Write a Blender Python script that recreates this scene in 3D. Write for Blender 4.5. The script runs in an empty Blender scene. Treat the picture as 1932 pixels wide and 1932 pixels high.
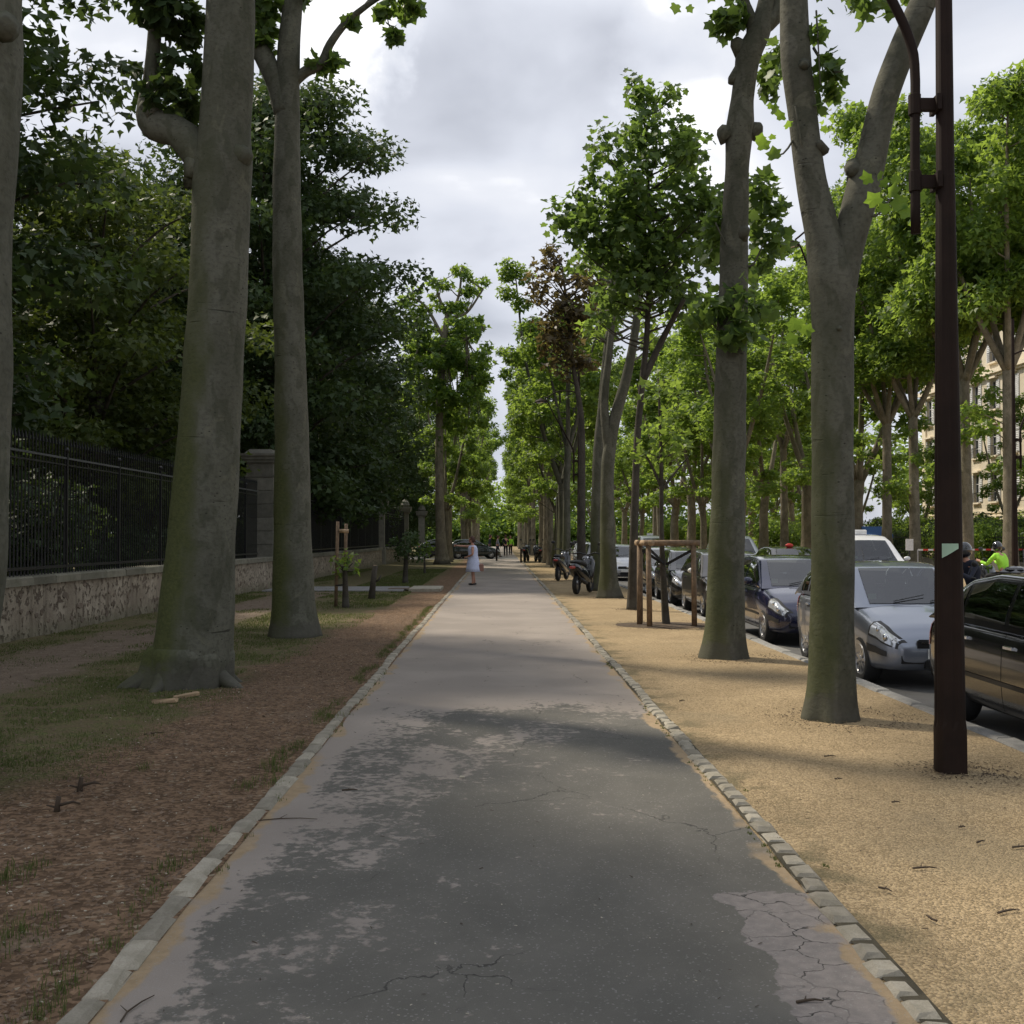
import bpy, math, random
import numpy as np
from mathutils import Vector, Matrix, noise as mnoise
random.seed(7); rng = np.random.default_rng(7)
R = math.radians
scene = bpy.context.scene
COL = scene.collection

# ---------------- camera ----------------
F = 2086.0; PITCH = math.atan(46/F); YAW = math.atan(24/F); CH = 1.65
cam_d = bpy.data.cameras.new('camera'); cam = bpy.data.objects.new('camera', cam_d); COL.objects.link(cam)
cam.location = (0, 0, CH); cam.rotation_euler = (math.pi/2 + PITCH, 0, -YAW)
cam_d.sensor_width = 36; cam_d.lens = 36*F/1932; cam_d.clip_end = 2000; cam_d.clip_start = .05
scene.camera = cam
scene.render.resolution_x = scene.render.resolution_y = 1024
# ---------------- world and sun ----------------
SUN_AZ = (-.78, .62); SUN_EL = 50.0
world = bpy.data.worlds.new('World'); scene.world = world; world.use_nodes = True
CM_ = Matrix.Rotation(-YAW, 3, 'Z') @ Matrix.Rotation(math.pi/2 + PITCH, 3, 'X')
def build_world():
    nt = world.node_tree; nt.nodes.clear(); N = nt.nodes.new; L = nt.links.new
    out = N('ShaderNodeOutputWorld'); bg = N('ShaderNodeBackground'); bg.inputs[1].default_value = .10
    sky = N('ShaderNodeTexSky'); sky.sky_type = 'NISHITA'; sky.sun_disc = False
    sky.sun_elevation = R(SUN_EL); sky.sun_rotation = math.atan2(SUN_AZ[0], SUN_AZ[1]); sky.air_density = 1.2; sky.dust_density = 2.0
    L(sky.outputs[0], bg.inputs[0])
    tc = N('ShaderNodeTexCoord'); sep = N('ShaderNodeSeparateXYZ'); L(tc.outputs['Generated'], sep.inputs[0])
    # project the direction on a cloud deck so that clouds flatten towards the horizon
    zz = N('ShaderNodeMath'); zz.operation = 'ADD'; L(sep.outputs[2], zz.inputs[0]); zz.inputs[1].default_value = .35
    dv = N('ShaderNodeVectorMath'); dv.operation = 'DIVIDE'; L(tc.outputs['Generated'], dv.inputs[0])
    cb = N('ShaderNodeCombineXYZ')
    for i in range(3): L(zz.outputs[0], cb.inputs[i])
    L(cb.outputs[0], dv.inputs[1])
    mp = N('ShaderNodeMapping'); L(dv.outputs[0], mp.inputs[0]); mp.inputs['Location'].default_value = (3.1, 1.7, .4); mp.inputs['Scale'].default_value = (1.0, 1.0, 1.6)
    n1 = N('ShaderNodeTexNoise'); n1.inputs['Scale'].default_value = 3.3; n1.inputs['Detail'].default_value = 6; n1.inputs['Roughness'].default_value = .42; n1.inputs['Distortion'].default_value = .3
    n2 = N('ShaderNodeTexNoise'); n2.inputs['Scale'].default_value = 1.3; n2.inputs['Detail'].default_value = 3; n2.inputs['Roughness'].default_value = .45
    L(mp.outputs[0], n1.inputs[0]); L(mp.outputs[0], n2.inputs[0])
    val = n1.outputs[0]
    wn = N('ShaderNodeTexNoise'); wn.inputs['Scale'].default_value = 9; wn.inputs['Detail'].default_value = 6; wn.inputs['Roughness'].default_value = .6; L(tc.outputs['Generated'], wn.inputs[0]); wm = N('ShaderNodeVectorMath'); wm.operation = 'MULTIPLY_ADD'; L(wn.outputs['Color'], wm.inputs[0]); wm.inputs[1].default_value = (.13, .13, .13); wa = N('ShaderNodeVectorMath'); wa.operation = 'ADD'; L(tc.outputs['Generated'], wa.inputs[0]); wa.inputs[1].default_value = (-.065, -.065, -.065); L(wa.outputs[0], wm.inputs[2]); wz = N('ShaderNodeVectorMath'); wz.operation = 'NORMALIZE'; L(wm.outputs[0], wz.inputs[0])
    for (u, v, c0, c1, amt) in ((650, 105, .9980, .9998, .20), (690, 145, .9990, .9999, .13), (1300, 130, .9970, .9999, .17), (160, 70, .990, .9995, .10), (930, 355, .985, .9995, -.06)):
        d = (CM_ @ Vector(((u-966)/F, (966-v)/F, -1))).normalized(); dt = N('ShaderNodeVectorMath'); dt.operation = 'DOT_PRODUCT'; L(wz.outputs[0], dt.inputs[0]); dt.inputs[1].default_value = d
        mr = N('ShaderNodeMapRange'); mr.interpolation_type = 'SMOOTHSTEP'; L(dt.outputs['Value'], mr.inputs[0]); mr.inputs[1].default_value = c0; mr.inputs[2].default_value = c1; mr.inputs[3].default_value = 0; mr.inputs[4].default_value = amt
        n3_ = N('ShaderNodeTexNoise'); n3_.inputs['Scale'].default_value = 14; n3_.inputs['Detail'].default_value = 5; L(tc.outputs['Generated'], n3_.inputs[0]); ms = N('ShaderNodeMath'); ms.operation = 'MULTIPLY'; L(n3_.outputs[0], ms.inputs[0]); L(mr.outputs[0], ms.inputs[1])
        ad = N('ShaderNodeMath'); ad.operation = 'MULTIPLY_ADD'; L(ms.outputs[0], ad.inputs[0]); ad.inputs[1].default_value = 1.7; L(val, ad.inputs[2]); val = ad.outputs[0]
    r1 = N('ShaderNodeValToRGB'); L(val, r1.inputs[0])
    e = r1.color_ramp.elements; e[0].position = .34; e[0].color = (.37, .39, .445, 1); e[1].position = .70; e[1].color = (.84, .84, .86, 1)
    m = e.new(.5); m.color = (.50, .523, .583, 1)
    m = e.new(.60); m.color = (.575, .592, .64, 1)
    cl = N('ShaderNodeBackground'); L(r1.outputs[0], cl.inputs[0]); cl.inputs[1].default_value = 1.0
    r2 = N('ShaderNodeMapRange'); L(n2.outputs[0], r2.inputs[0]); r2.inputs[1].default_value = .35; r2.inputs[2].default_value = .5; r2.inputs[3].default_value = .72; r2.inputs[4].default_value = 1.0
    mx = N('ShaderNodeMixShader'); L(r2.outputs[0], mx.inputs[0]); L(bg.outputs[0], mx.inputs[1]); L(cl.outputs[0], mx.inputs[2])
    L(mx.outputs[0], out.inputs[0])
build_world()
sd = bpy.data.lights.new('sun', 'SUN'); sd.energy = 2.9; sd.angle = R(3.5); sd.color = (1, .90, .74)
sun = bpy.data.objects.new('sun', sd); COL.objects.link(sun)
h = math.hypot(*SUN_AZ)
sv = Vector((SUN_AZ[0]/h*math.cos(R(SUN_EL)), SUN_AZ[1]/h*math.cos(R(SUN_EL)), math.sin(R(SUN_EL))))
sun.rotation_euler = sv.to_track_quat('Z', 'Y').to_euler(); sun.location = (-30, 20, 40)
scene.view_settings.view_transform = 'Standard'; scene.view_settings.look = 'None'
scene.view_settings.exposure = 0.58; scene.view_settings.gamma = 1; scene.view_settings.use_curve_mapping = False
try:
    scene.cycles.max_bounces = 6; scene.cycles.diffuse_bounces = 3; scene.cycles.transmission_bounces = 4
    scene.cycles.sample_clamp_indirect = 6
except Exception: pass

CM = Matrix.Rotation(-YAW, 3, 'Z') @ Matrix.Rotation(math.pi/2 + PITCH, 3, 'X')
def ray(u, v): return CM @ Vector(((u-966)/F, (966-v)/F, -1))
def P(u, v, Y):            # place at distance Y seen at survey reading (u, v)
    d = ray(u, v); return Vector((d.x/d.y*Y, Y, CH + d.z/d.y*Y))
def GP(u, v, z=0.0):
    d = ray(u, v); k = (z-CH)/d.z; return Vector((d.x*k, d.y*k, z))

# ---------------- materials ----------------
class M:
    def __init__(s, name):
        s.m = bpy.data.materials.new(name); s.m.use_nodes = True; s.nt = s.m.node_tree; s.nt.nodes.clear()
        s.out = s.nt.nodes.new('ShaderNodeOutputMaterial')
    def node(s, t, **kw):
        n = s.nt.nodes.new(t)
        for k, v in kw.items(): setattr(n, k, v)
        return n
    def put(s, inp, v):
        if v is None: return
        if hasattr(v, 'is_linked') or hasattr(v, 'links'): s.nt.links.new(v, inp)
        elif isinstance(v, (tuple, list)):
            v = tuple(v)
            if len(inp.default_value) == 4 and len(v) == 3: v = v + (1,)
            inp.default_value = v
        else: inp.default_value = v
    def pos(s): return s.node('ShaderNodeNewGeometry').outputs['Position']
    def nrm(s): return s.node('ShaderNodeNewGeometry').outputs['Normal']
    def obj(s): return s.node('ShaderNodeTexCoord').outputs['Object']
    def sep(s, v):
        n = s.node('ShaderNodeSeparateXYZ'); s.put(n.inputs[0], v); return n.outputs[0], n.outputs[1], n.outputs[2]
    def map(s, v, sc=(1, 1, 1), loc=(0, 0, 0)):
        n = s.node('ShaderNodeMapping'); s.put(n.inputs[0], v); n.inputs['Scale'].default_value = sc; n.inputs['Location'].default_value = loc; return n.outputs[0]
    def noise(s, v, sc, det=4, ro=.55, dist=0):
        n = s.node('ShaderNodeTexNoise'); s.put(n.inputs['Vector'], v); n.inputs['Scale'].default_value = sc
        n.inputs['Detail'].default_value = det; n.inputs['Roughness'].default_value = ro; n.inputs['Distortion'].default_value = dist; return n.outputs[0]
    def voro(s, v, sc, feat='F1', rand=1.0):
        n = s.node('ShaderNodeTexVoronoi', feature=feat); s.put(n.inputs['Vector'], v); n.inputs['Scale'].default_value = sc
        n.inputs['Randomness'].default_value = rand; return n
    def math(s, op, a, b=None, c=None):
        n = s.node('ShaderNodeMath', operation=op); s.put(n.inputs[0], a); s.put(n.inputs[1], b); s.put(n.inputs[2], c); return n.outputs[0]
    def rng(s, v, a, b, c=0.0, d=1.0, smooth=True):
        n = s.node('ShaderNodeMapRange'); n.interpolation_type = 'SMOOTHSTEP' if smooth else 'LINEAR'
        s.put(n.inputs[0], v); n.inputs[1].default_value = a; n.inputs[2].default_value = b; n.inputs[3].default_value = c; n.inputs[4].default_value = d; return n.outputs[0]
    def mix(s, f, a, b, mode='MIX'):
        n = s.node('ShaderNodeMix', data_type='RGBA', blend_type=mode); s.put(n.inputs[0], f); s.put(n.inputs[6], a); s.put(n.inputs[7], b); return n.outputs[2]
    def bump(s, h, st=.5, d=.01):
        n = s.node('ShaderNodeBump'); s.put(n.inputs['Height'], h); n.inputs['Strength'].default_value = st; n.inputs['Distance'].default_value = d; return n.outputs[0]
    def rand(s): return s.node('ShaderNodeNewGeometry').outputs['Random Per Island']
    def orand(s): return s.node('ShaderNodeObjectInfo').outputs['Random']
    def fin(s, col, rough=.7, metal=0, spec=.5, nrm=None, coat=0, ior=None):
        b = s.node('ShaderNodeBsdfPrincipled'); s.put(b.inputs['Base Color'], col); s.put(b.inputs['Roughness'], rough)
        s.put(b.inputs['Metallic'], metal); s.put(b.inputs['Specular IOR Level'], spec)
        if nrm is not None: s.put(b.inputs['Normal'], nrm)
        if coat: b.inputs['Coat Weight'].default_value = coat; b.inputs['Coat Roughness'].default_value = .04
        if ior: b.inputs['IOR'].default_value = ior
        s.nt.links.new(b.outputs[0], s.out.inputs[0]); return s.m
def plain(name, col, rough=.6, metal=0, spec=.5, coat=0, ior=None, vary=.12, sc=8):
    m = M(name); n = m.noise(m.obj(), sc, 4, .6)
    c = m.mix(m.rng(n, .3, .7), tuple(x*(1-vary) for x in col), tuple(min(1, x*(1+vary)) for x in col))
    return m.fin(c, rough, metal, spec, None, coat, ior)

def mat_path():
    m = M('asphalt_path'); p = m.pos(); x, y, z = m.sep(p)
    big = m.noise(m.map(p, (1, .75, 1)), 1.15, 9, .66, .35); fine = m.noise(p, 210, 3, .6); mid = m.noise(p, 16, 6, .6)
    # light worn surface: left part near, nearly everything beyond ten metres
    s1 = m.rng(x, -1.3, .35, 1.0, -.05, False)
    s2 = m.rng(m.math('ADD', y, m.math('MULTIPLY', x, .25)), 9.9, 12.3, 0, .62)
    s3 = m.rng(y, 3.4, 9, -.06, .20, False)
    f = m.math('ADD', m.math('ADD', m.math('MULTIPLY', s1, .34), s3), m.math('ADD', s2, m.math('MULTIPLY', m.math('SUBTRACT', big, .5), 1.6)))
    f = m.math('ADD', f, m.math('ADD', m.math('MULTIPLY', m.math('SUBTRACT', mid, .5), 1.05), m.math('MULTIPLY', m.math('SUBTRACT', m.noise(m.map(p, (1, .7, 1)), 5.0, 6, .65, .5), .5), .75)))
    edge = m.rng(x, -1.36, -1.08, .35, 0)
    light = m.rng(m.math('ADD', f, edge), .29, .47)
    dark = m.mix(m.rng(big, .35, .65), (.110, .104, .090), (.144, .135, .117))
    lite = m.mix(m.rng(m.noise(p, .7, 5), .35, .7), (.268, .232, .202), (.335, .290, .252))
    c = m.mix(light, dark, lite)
    # cracked old slab at the lower right
    bx = m.math('ADD', x, m.math('MULTIPLY', m.math('SUBTRACT', m.noise(p, 2.2, 5, .55), .5), .5))
    old = m.math('MULTIPLY', m.rng(bx, 1.035, 1.05), m.rng(m.math('ADD', y, m.math('MULTIPLY', mid, .2)), 5.27, 5.24))
    c = m.mix(old, c, m.mix(m.rng(mid, .3, .7), (.20, .178, .165), (.27, .238, .218)))
    wv = m.node('ShaderNodeVectorMath', operation='ADD'); m.put(wv.inputs[0], p)
    nv = m.node('ShaderNodeTexNoise'); m.put(nv.inputs['Vector'], p); nv.inputs['Scale'].default_value = 7; nv.inputs['Detail'].default_value = 4
    sc = m.node('ShaderNodeVectorMath', operation='SCALE'); m.put(sc.inputs[0], nv.outputs[1]); sc.inputs['Scale'].default_value = .22; m.put(wv.inputs[1], sc.outputs[0])
    cr = m.voro(wv.outputs[0], 4.6, 'DISTANCE_TO_EDGE').outputs['Distance']
    cw = m.rng(m.noise(p, 3.5, 3), .40, .6, .2, 1.0)
    crack = m.math('MULTIPLY', m.math('MULTIPLY', m.rng(cr, .006, .022, 1, 0), old), cw)
    # a few long cracks elsewhere
    cr2 = m.voro(wv.outputs[0], .7, 'DISTANCE_TO_EDGE').outputs['Distance']
    crack2 = m.math('MULTIPLY', m.rng(cr2, .001, .004, .75, 0), m.rng(m.noise(p, .9, 2), .5, .58))
    crack = m.math('MAXIMUM', crack, crack2)
    c = m.mix(crack, c, (.03, .028, .025))
    # sand blown over both margins
    sn = m.math('MULTIPLY', m.math('SUBTRACT', m.noise(m.map(p, (1, .5, 1)), 2.6, 6, .6), .5), .5)
    sandR = m.math('MULTIPLY', m.rng(m.math('ADD', x, sn), 1.345, 1.385), m.rng(m.noise(m.map(p, (.2, 1, 1)), .9, 3), .40, .48))
    sandL = m.math('MULTIPLY', m.rng(m.math('ADD', x, sn), -1.30, -1.35), m.rng(m.noise(m.map(p, (.2, 1, 1), (3, 3, 0)), .8, 3), .42, .5))
    sand = m.math('MAXIMUM', sandR, sandL)
    c = m.mix(sand, c, m.mix(m.rng(mid, .3, .7), (.30, .22, .13), (.38, .28, .17)))
    # aggregate grains
    g = m.voro(p, 130).outputs['Color']; gs = m.sep(g)[0]
    c = m.mix(m.rng(gs, .93, 1.0, 0, .5), c, (.32, .31, .29))
    c = m.mix(m.rng(fine, .3, .7, .0, .35), c, m.mix(1.0, c, (.55, .55, .55), 'MULTIPLY'))
    hgt = m.math('ADD', m.math('MULTIPLY', fine, .35), m.math('SUBTRACT', m.math('MULTIPLY', light, .5), m.math('MULTIPLY', crack, 1.6)))
    return m.fin(c, .82, 0, .35, m.bump(hgt, .7, .006))
def mat_gravel(name='gravel_sand', dim=1.0):
    m = M(name); p = m.pos(); x, y, z = m.sep(p)
    a = m.noise(p, 1.1, 6, .6); b = m.noise(p, 9, 5, .65); v = m.voro(p, 75); cs = m.sep(v.outputs['Color'])[0]
    c = m.mix(m.rng(a, .32, .68), (.35*dim, .268*dim, .160*dim), (.45*dim, .346*dim, .210*dim))
    c = m.mix(m.rng(b, .35, .7, 0, .5), c, (.31*dim, .238*dim, .142*dim))
    c = m.mix(m.rng(cs, .25, .75, 0, .8), m.mix(1.0, c, (.72, .70, .66), 'MULTIPLY'), m.mix(1.0, c, (1.22, 1.2, 1.18), 'MULTIPLY'))
    c = m.mix(m.rng(cs, .94, 1.0, 0, .7), c, (.10, .075, .05))
    # algae and dirt next to the setts
    g = m.math('MULTIPLY', m.rng(m.math('ADD', x, m.math('MULTIPLY', a, .5)), 2.15, 1.85), m.rng(m.noise(p, 2.3, 5), .45, .62))
    c = m.mix(m.math('MULTIPLY', g, .7), c, (.105, .095, .055))
    bl = m.rng(m.noise(p, .55, 4, .5), .52, .66, 0, .45)
    c = m.mix(bl, c, (.20, .165, .105))
    hh = m.math('ADD', m.math('MULTIPLY', v.outputs['Distance'], -1.0), m.math('MULTIPLY', b, 1.2))
    return m.fin(c, .95, 0, .2, m.bump(hh, .8, .012))
def mat_verge():
    m = M('verge_soil'); p = m.pos(); x, y, z = m.sep(p)
    n1 = m.noise(p, .8, 6, .6); n2 = m.noise(p, 5, 6, .65); n3 = m.noise(p, 40, 4, .65); v = m.voro(p, 38); cs = m.sep(v.outputs['Color'])[0]
    mulch = m.mix(m.rng(n2, .3, .7), (.135, .094, .063), (.235, .165, .112))
    mulch = m.mix(m.rng(cs, .2, .8, 0, .7), m.mix(1.0, mulch, (.6, .55, .5), 'MULTIPLY'), m.mix(1.0, mulch, (1.5, 1.4, 1.3), 'MULTIPLY'))
    mulch = m.mix(m.rng(cs, .95, 1.0, 0, .7), mulch, (.35, .30, .22))
    dirt = m.mix(m.rng(n2, .3, .7), (.15, .115, .085), (.22, .17, .125))
    grass = m.mix(m.rng(n3, .40, .60), (.045, .060, .018), (.19, .19, .075))
    grass = m.mix(m.rng(n2, .36, .58, 0, .85), grass, (.135, .102, .060)); grass = m.mix(m.rng(m.noise(p, 14, 5, .7), .45, .62, 0, .55), grass, (.15, .125, .07))
    xb = m.math('ADD', x, m.math('MULTIPLY', m.math('SUBTRACT', n1, .5), 1.6))
    xb = m.math('SUBTRACT', xb, m.math('MULTIPLY', m.rng(y, 10, 40), .55))
    fg = m.math('MULTIPLY', m.rng(xb, -2.75, -3.25), m.rng(m.math('ADD', y, m.math('MULTIPLY', n1, 3)), 8.2, 9.4))
    c = m.mix(fg, mulch, grass)
    tr = m.math('ABSOLUTE', m.math('ADD', xb, 6.0))
    c = m.mix(m.math('MULTIPLY', m.rng(tr, 1.05, .45), m.rng(y, 38, 30)), c, dirt)
    c = m.mix(m.math('MULTIPLY', m.rng(n1, .60, .70), .7), c, dirt)
    return m.fin(c, .95, 0, .15, m.bump(m.math('ADD', n2, m.math('ADD', n3, m.math('MULTIPLY', v.outputs['Distance'], .7))), .8, .02))
def mat_road():
    m = M('asphalt_road'); p = m.pos(); n = m.noise(p, 1.5, 7, .6); f = m.noise(p, 180, 3)
    c = m.mix(m.rng(n, .3, .7), (.075, .073, .070), (.12, .115, .108)); c = m.mix(m.rng(f, .4, .8, 0, .4), c, (.2, .2, .19))
    return m.fin(c, .8, 0, .35, m.bump(f, .5, .004))
def mat_stone(name, a, b, sc=6, bs=.5, rough=.85):
    m = M(name); p = m.obj(); o = m.orand(); n = m.noise(m.pos(), sc, 6, .62); f = m.noise(m.pos(), sc*14, 4, .65)
    c = m.mix(m.rng(n, .3, .7), a, b); k = m.math('ADD', .72, m.math('MULTIPLY', o, .5))
    cc = m.node('ShaderNodeCombineColor'); 
    for i in range(3): m.put(cc.inputs[i], k)
    c = m.mix(1.0, c, cc.outputs[0], 'MULTIPLY'); c = m.mix(m.rng(f, .35, .75, 0, .35), c, tuple(x*.45 for x in a))
    return m.fin(c, rough, 0, .3, m.bump(m.math('ADD', n, m.math('MULTIPLY', f, .6)), bs, .01))
def mat_bark(name, a, b, moss=0.0, mossh=6.0):
    m = M(name); p = m.obj(); x, y, z = m.sep(p)
    n1 = m.noise(m.map(p, (1, 1, .6)), 2.0, 6, .6); n2 = m.noise(m.map(p, (1, 1, 1.8)), 4.0, 6, .6, .4); n3 = m.noise(m.map(p, (1, 1, 1.3)), 22, 5, .6)
    c = m.mix(m.rng(n1, .36, .64), a, b)
    c = m.mix(m.rng(m.noise(m.map(p, (1, 1, .5)), 5.5, 4, .5, .6), .50, .60, 0, .5), c, (a[0]*.62, a[1]*.66, a[2]*.56))
    c = m.mix(m.rng(m.noise(m.map(p, (1, 1, .7), (5, 2, 1)), 4.0, 5, .55, .8), .60, .68, 0, .45), c, (b[0]*1.25, b[1]*1.22, b[2]*1.12))
    c = m.mix(m.rng(n3, .42, .74, 0, .55), c, tuple(q*.48 for q in a))
    sp = m.voro(m.map(p, (1, 1, 1.8)), 9).outputs['Distance']
    c = m.mix(m.math('MULTIPLY', m.rng(sp, .05, .15, 1, 0), m.rng(n1, .38, .52)), c, tuple(q*.28 for q in a))
    ring = m.math('MULTIPLY', m.rng(m.noise(m.map(p, (.5, .5, 9)), 1.6, 3, .5, .2), .66, .70), m.rng(n1, .48, .55))
    c = m.mix(m.math('MULTIPLY', ring, .75), c, tuple(q*.3 for q in a))
    if moss:
        nx = m.sep(m.nrm())[0]
        f = m.math('MULTIPLY', m.rng(m.math('ADD', nx, m.math('MULTIPLY', m.math('SUBTRACT', n1, .5), 1.6)), .35, -.55), m.rng(z, mossh, mossh*.2))
        c = m.mix(m.math('MULTIPLY', f, moss), c, m.mix(m.rng(n3, .3, .7), (.052, .062, .016), (.085, .095, .030)))
    c = m.mix(m.rng(m.math('ADD', z, m.math('MULTIPLY', n2, .5)), .55, .42, 0, .6), c, (.085, .080, .068))
    hh = m.math('SUBTRACT', m.math('ADD', m.math('MULTIPLY', n2, .8), m.math('MULTIPLY', n3, .5)), m.math('MULTIPLY', ring, .8))
    return m.fin(c, .88, 0, .25, m.bump(hh, .6, .02))
def mat_leaf(name, a, b, tcol, trans=.42, rough=.5):
    m = M(name); r = m.rand(); n = m.noise(m.pos(), .45, 3, .5)
    c = m.mix(r, a, b); c = m.mix(m.rng(n, .35, .65, 0, .55), c, tuple(q*.72 for q in a))
    br = m.math('ADD', .75, m.math('MULTIPLY', r, .5))
    b1 = m.node('ShaderNodeBsdfPrincipled'); m.put(b1.inputs['Base Color'], c); b1.inputs['Roughness'].default_value = rough; b1.inputs['Specular IOR Level'].default_value = .35
    t = m.node('ShaderNodeBsdfTranslucent'); cc = m.node('ShaderNodeCombineColor')
    for i in range(3): m.put(cc.inputs[i], br)
    m.put(t.inputs[0], m.mix(1.0, tcol, cc.outputs[0], 'MULTIPLY'))
    mx = m.node('ShaderNodeMixShader'); mx.inputs[0].default_value = trans
    m.nt.links.new(b1.outputs[0], mx.inputs[1]); m.nt.links.new(t.outputs[0], mx.inputs[2]); m.nt.links.new(mx.outputs[0], m.out.inputs[0]); return m.m
def mat_wall():
    m = M('rubble_wall'); p = m.pos(); n = m.noise(p, 1.6, 7, .6); n2 = m.noise(p, 9, 6, .65)
    st = m.noise(m.map(p, (1, 2.5, .35)), 2.2, 5, .6)
    c = m.mix(m.rng(n, .3, .7), (.25, .21, .16), (.42, .365, .285)); c = m.mix(m.rng(st, .5, .68, 0, .6), c, (.14, .115, .085))
    hole = m.math('MULTIPLY', m.rng(n2, .53, .60), m.rng(n, .38, .50))
    c = m.mix(m.math('MULTIPLY', hole, .75), c, (.09, .06, .045)); c = m.mix(m.rng(m.sep(p)[2], .35, .0, 0, .5), c, (.085, .09, .05))
    return m.fin(c, .93, 0, .2, m.bump(m.math('SUBTRACT', m.math('ADD', n, n2), hole), .9, .03))

def mat_glass():
    m = M('car_glass'); fr = m.node('ShaderNodeFresnel'); fr.inputs[0].default_value = 1.55
    t = m.node('ShaderNodeBsdfTransparent'); t.inputs[0].default_value = (.42, .47, .46, 1); g = m.node('ShaderNodeBsdfGlossy'); g.inputs['Roughness'].default_value = .02
    f = m.math('MULTIPLY_ADD', fr.outputs[0], 1.5, .03); mx = m.node('ShaderNodeMixShader'); m.put(mx.inputs[0], f)
    m.nt.links.new(t.outputs[0], mx.inputs[1]); m.nt.links.new(g.outputs[0], mx.inputs[2]); m.nt.links.new(mx.outputs[0], m.out.inputs[0]); return m.m
MT = dict(
 path=mat_path(), gravel=mat_gravel(), verge=mat_verge(), road=mat_road(), wall=mat_wall(),
 sett=mat_stone('sett_stone', (.27, .245, .19), (.38, .345, .28), 9, .6), granite=mat_stone('granite_kerb', (.21, .205, .19), (.30, .29, .27), 8, .4),
 coping=mat_stone('coping_stone', (.15, .145, .105), (.22, .205, .16), 5, .6), pier=mat_stone('pier_stone', (.15, .145, .12), (.215, .205, .17), 4, .5),
 rub=mat_stone('rubble_stone', (.15, .115, .085), (.25, .20, .155), 7, .8),
 slab=mat_stone('path_slab', (.20, .195, .19), (.27, .265, .26), 3, .4),
 barkL=mat_bark('bark_mossy', (.092, .093, .070), (.135, .135, .106), .9, 8.0), barkR=mat_bark('bark_plane', (.086, .085, .064), (.135, .132, .103), .6, 5.0),
 barkF=mat_bark('bark_pale', (.17, .148, .108), (.25, .22, .16)), barkD=mat_bark('bark_dark', (.055, .048, .038), (.085, .075, .06)),
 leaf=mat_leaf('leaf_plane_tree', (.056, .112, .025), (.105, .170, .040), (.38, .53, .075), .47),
 leafM=mat_leaf('leaf_plane_shade', (.055, .102, .030), (.100, .155, .044), (.25, .38, .065), .42),  # plane leaf again, with shade put into a duller colour
 leafN=mat_leaf('leaf_near', (.050, .115, .022), (.095, .175, .035), (.34, .52, .06), .48),
 leafP=mat_leaf('leaf_park', (.035, .066, .022), (.062, .10, .032), (.10, .155, .03), .28, .55),
 leafY=mat_leaf('leaf_park_yellow', (.052, .085, .020), (.095, .125, .030), (.15, .20, .03), .35, .55),
 leafB=mat_leaf('leaf_copper', (.072, .058, .028), (.12, .095, .045), (.24, .19, .06), .35),
 grass=mat_leaf('grass_blade', (.07, .10, .028), (.15, .165, .06), (.18, .22, .05), .3, .7),
 chip=mat_stone('bark_chip', (.12, .082, .056), (.29, .21, .15), 30, .3), twig=plain('twig', (.055, .038, .024), .9),
 dleaf=plain('dry_leaf', (.16, .085, .035), .8, vary=.4, sc=30), cream=plain('pale_stone_chip', (.42, .38, .30), .9),
 pole=plain('maroon_paint', (.018, .010, .007), .7, 0, .2, vary=.25, sc=3), iron=plain('black_iron', (.012, .013, .015), .45, .2),
 sheet=plain('blue_black_sheet', (.018, .022, .030), .6), plast=plain('black_plastic', (.02, .02, .021), .5), dark=plain('black_gap', (.006, .006, .006), .9),
 tyre=plain('tyre_rubber', (.018, .018, .018), .85), rim=plain('alloy', (.50, .50, .51), .3, .85), chrome=plain('chrome', (.75, .75, .76), .12, 1.0),
 glass=mat_glass(), lamp=plain('headlamp_glass', (.55, .57, .60), .08, .45, .9, coat=1),
 redl=plain('tail_lamp', (.35, .02, .015), .12, 0, .7, coat=1), amber=plain('amber_lamp', (.6, .22, .03), .2), plate=plain('number_plate', (.62, .62, .58), .5), white=plain('white_paint', (.72, .72, .70), .4, coat=.5),
 woodp=plain('stake_wood', (.17, .115, .07), .85, vary=.3, sc=14), woodl=plain('peeled_wood', (.34, .24, .145), .8, vary=.25, sc=12), strap=plain('black_strap', (.01, .01, .01), .8),
 facade=mat_stone('cream_stone', (.78, .68, .52), (.86, .77, .61), 1.2, .25), trim=plain('trim_stone', (.80, .70, .54), .85), zinc=plain('zinc_roof', (.22, .24, .27), .5), shut=plain('white_shutter', (.60, .60, .60), .6),
 wglass=plain('window_glass', (.04, .05, .06), .08, 0, .7), skin=plain('skin', (.50, .26, .18), .55), skind=plain('skin_tan', (.40, .21, .14), .55), dress=plain('pale_blue_dress', (.58, .62, .80), .85, vary=.14, sc=40),
 hair=plain('brown_hair', (.07, .03, .02), .7), shoe=plain('black_leather', (.012, .011, .011), .5), bag=plain('tan_bag', (.30, .16, .12), .6), navy=plain('navy_cloth', (.018, .022, .04), .85), blackc=plain('black_cloth', (.012, .012, .014), .9), greyc=plain('grey_cloth', (.25, .25, .27), .9),
 hivis=plain('hi_vis_cloth', (.38, .80, .05), .7), helm=plain('helmet_shell', (.012, .012, .015), .15, 0, .6, coat=1), blue=plain('blue_awning', (.02, .09, .26), .7), redw=plain('red_plastic', (.5, .03, .02), .5), paper=plain('green_sticker', (.35, .50, .38), .7))
MT['joint'] = mat_stone('joint_soil', (.055, .048, .030), (.10, .085, .055), 8, .8)
MT['seat'] = plain('grey_seat_cloth', (.06, .062, .068), .9)
MT['soil'] = mat_stone('dark_mulch', (.07, .048, .032), (.16, .115, .075), 12, .8)

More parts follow.
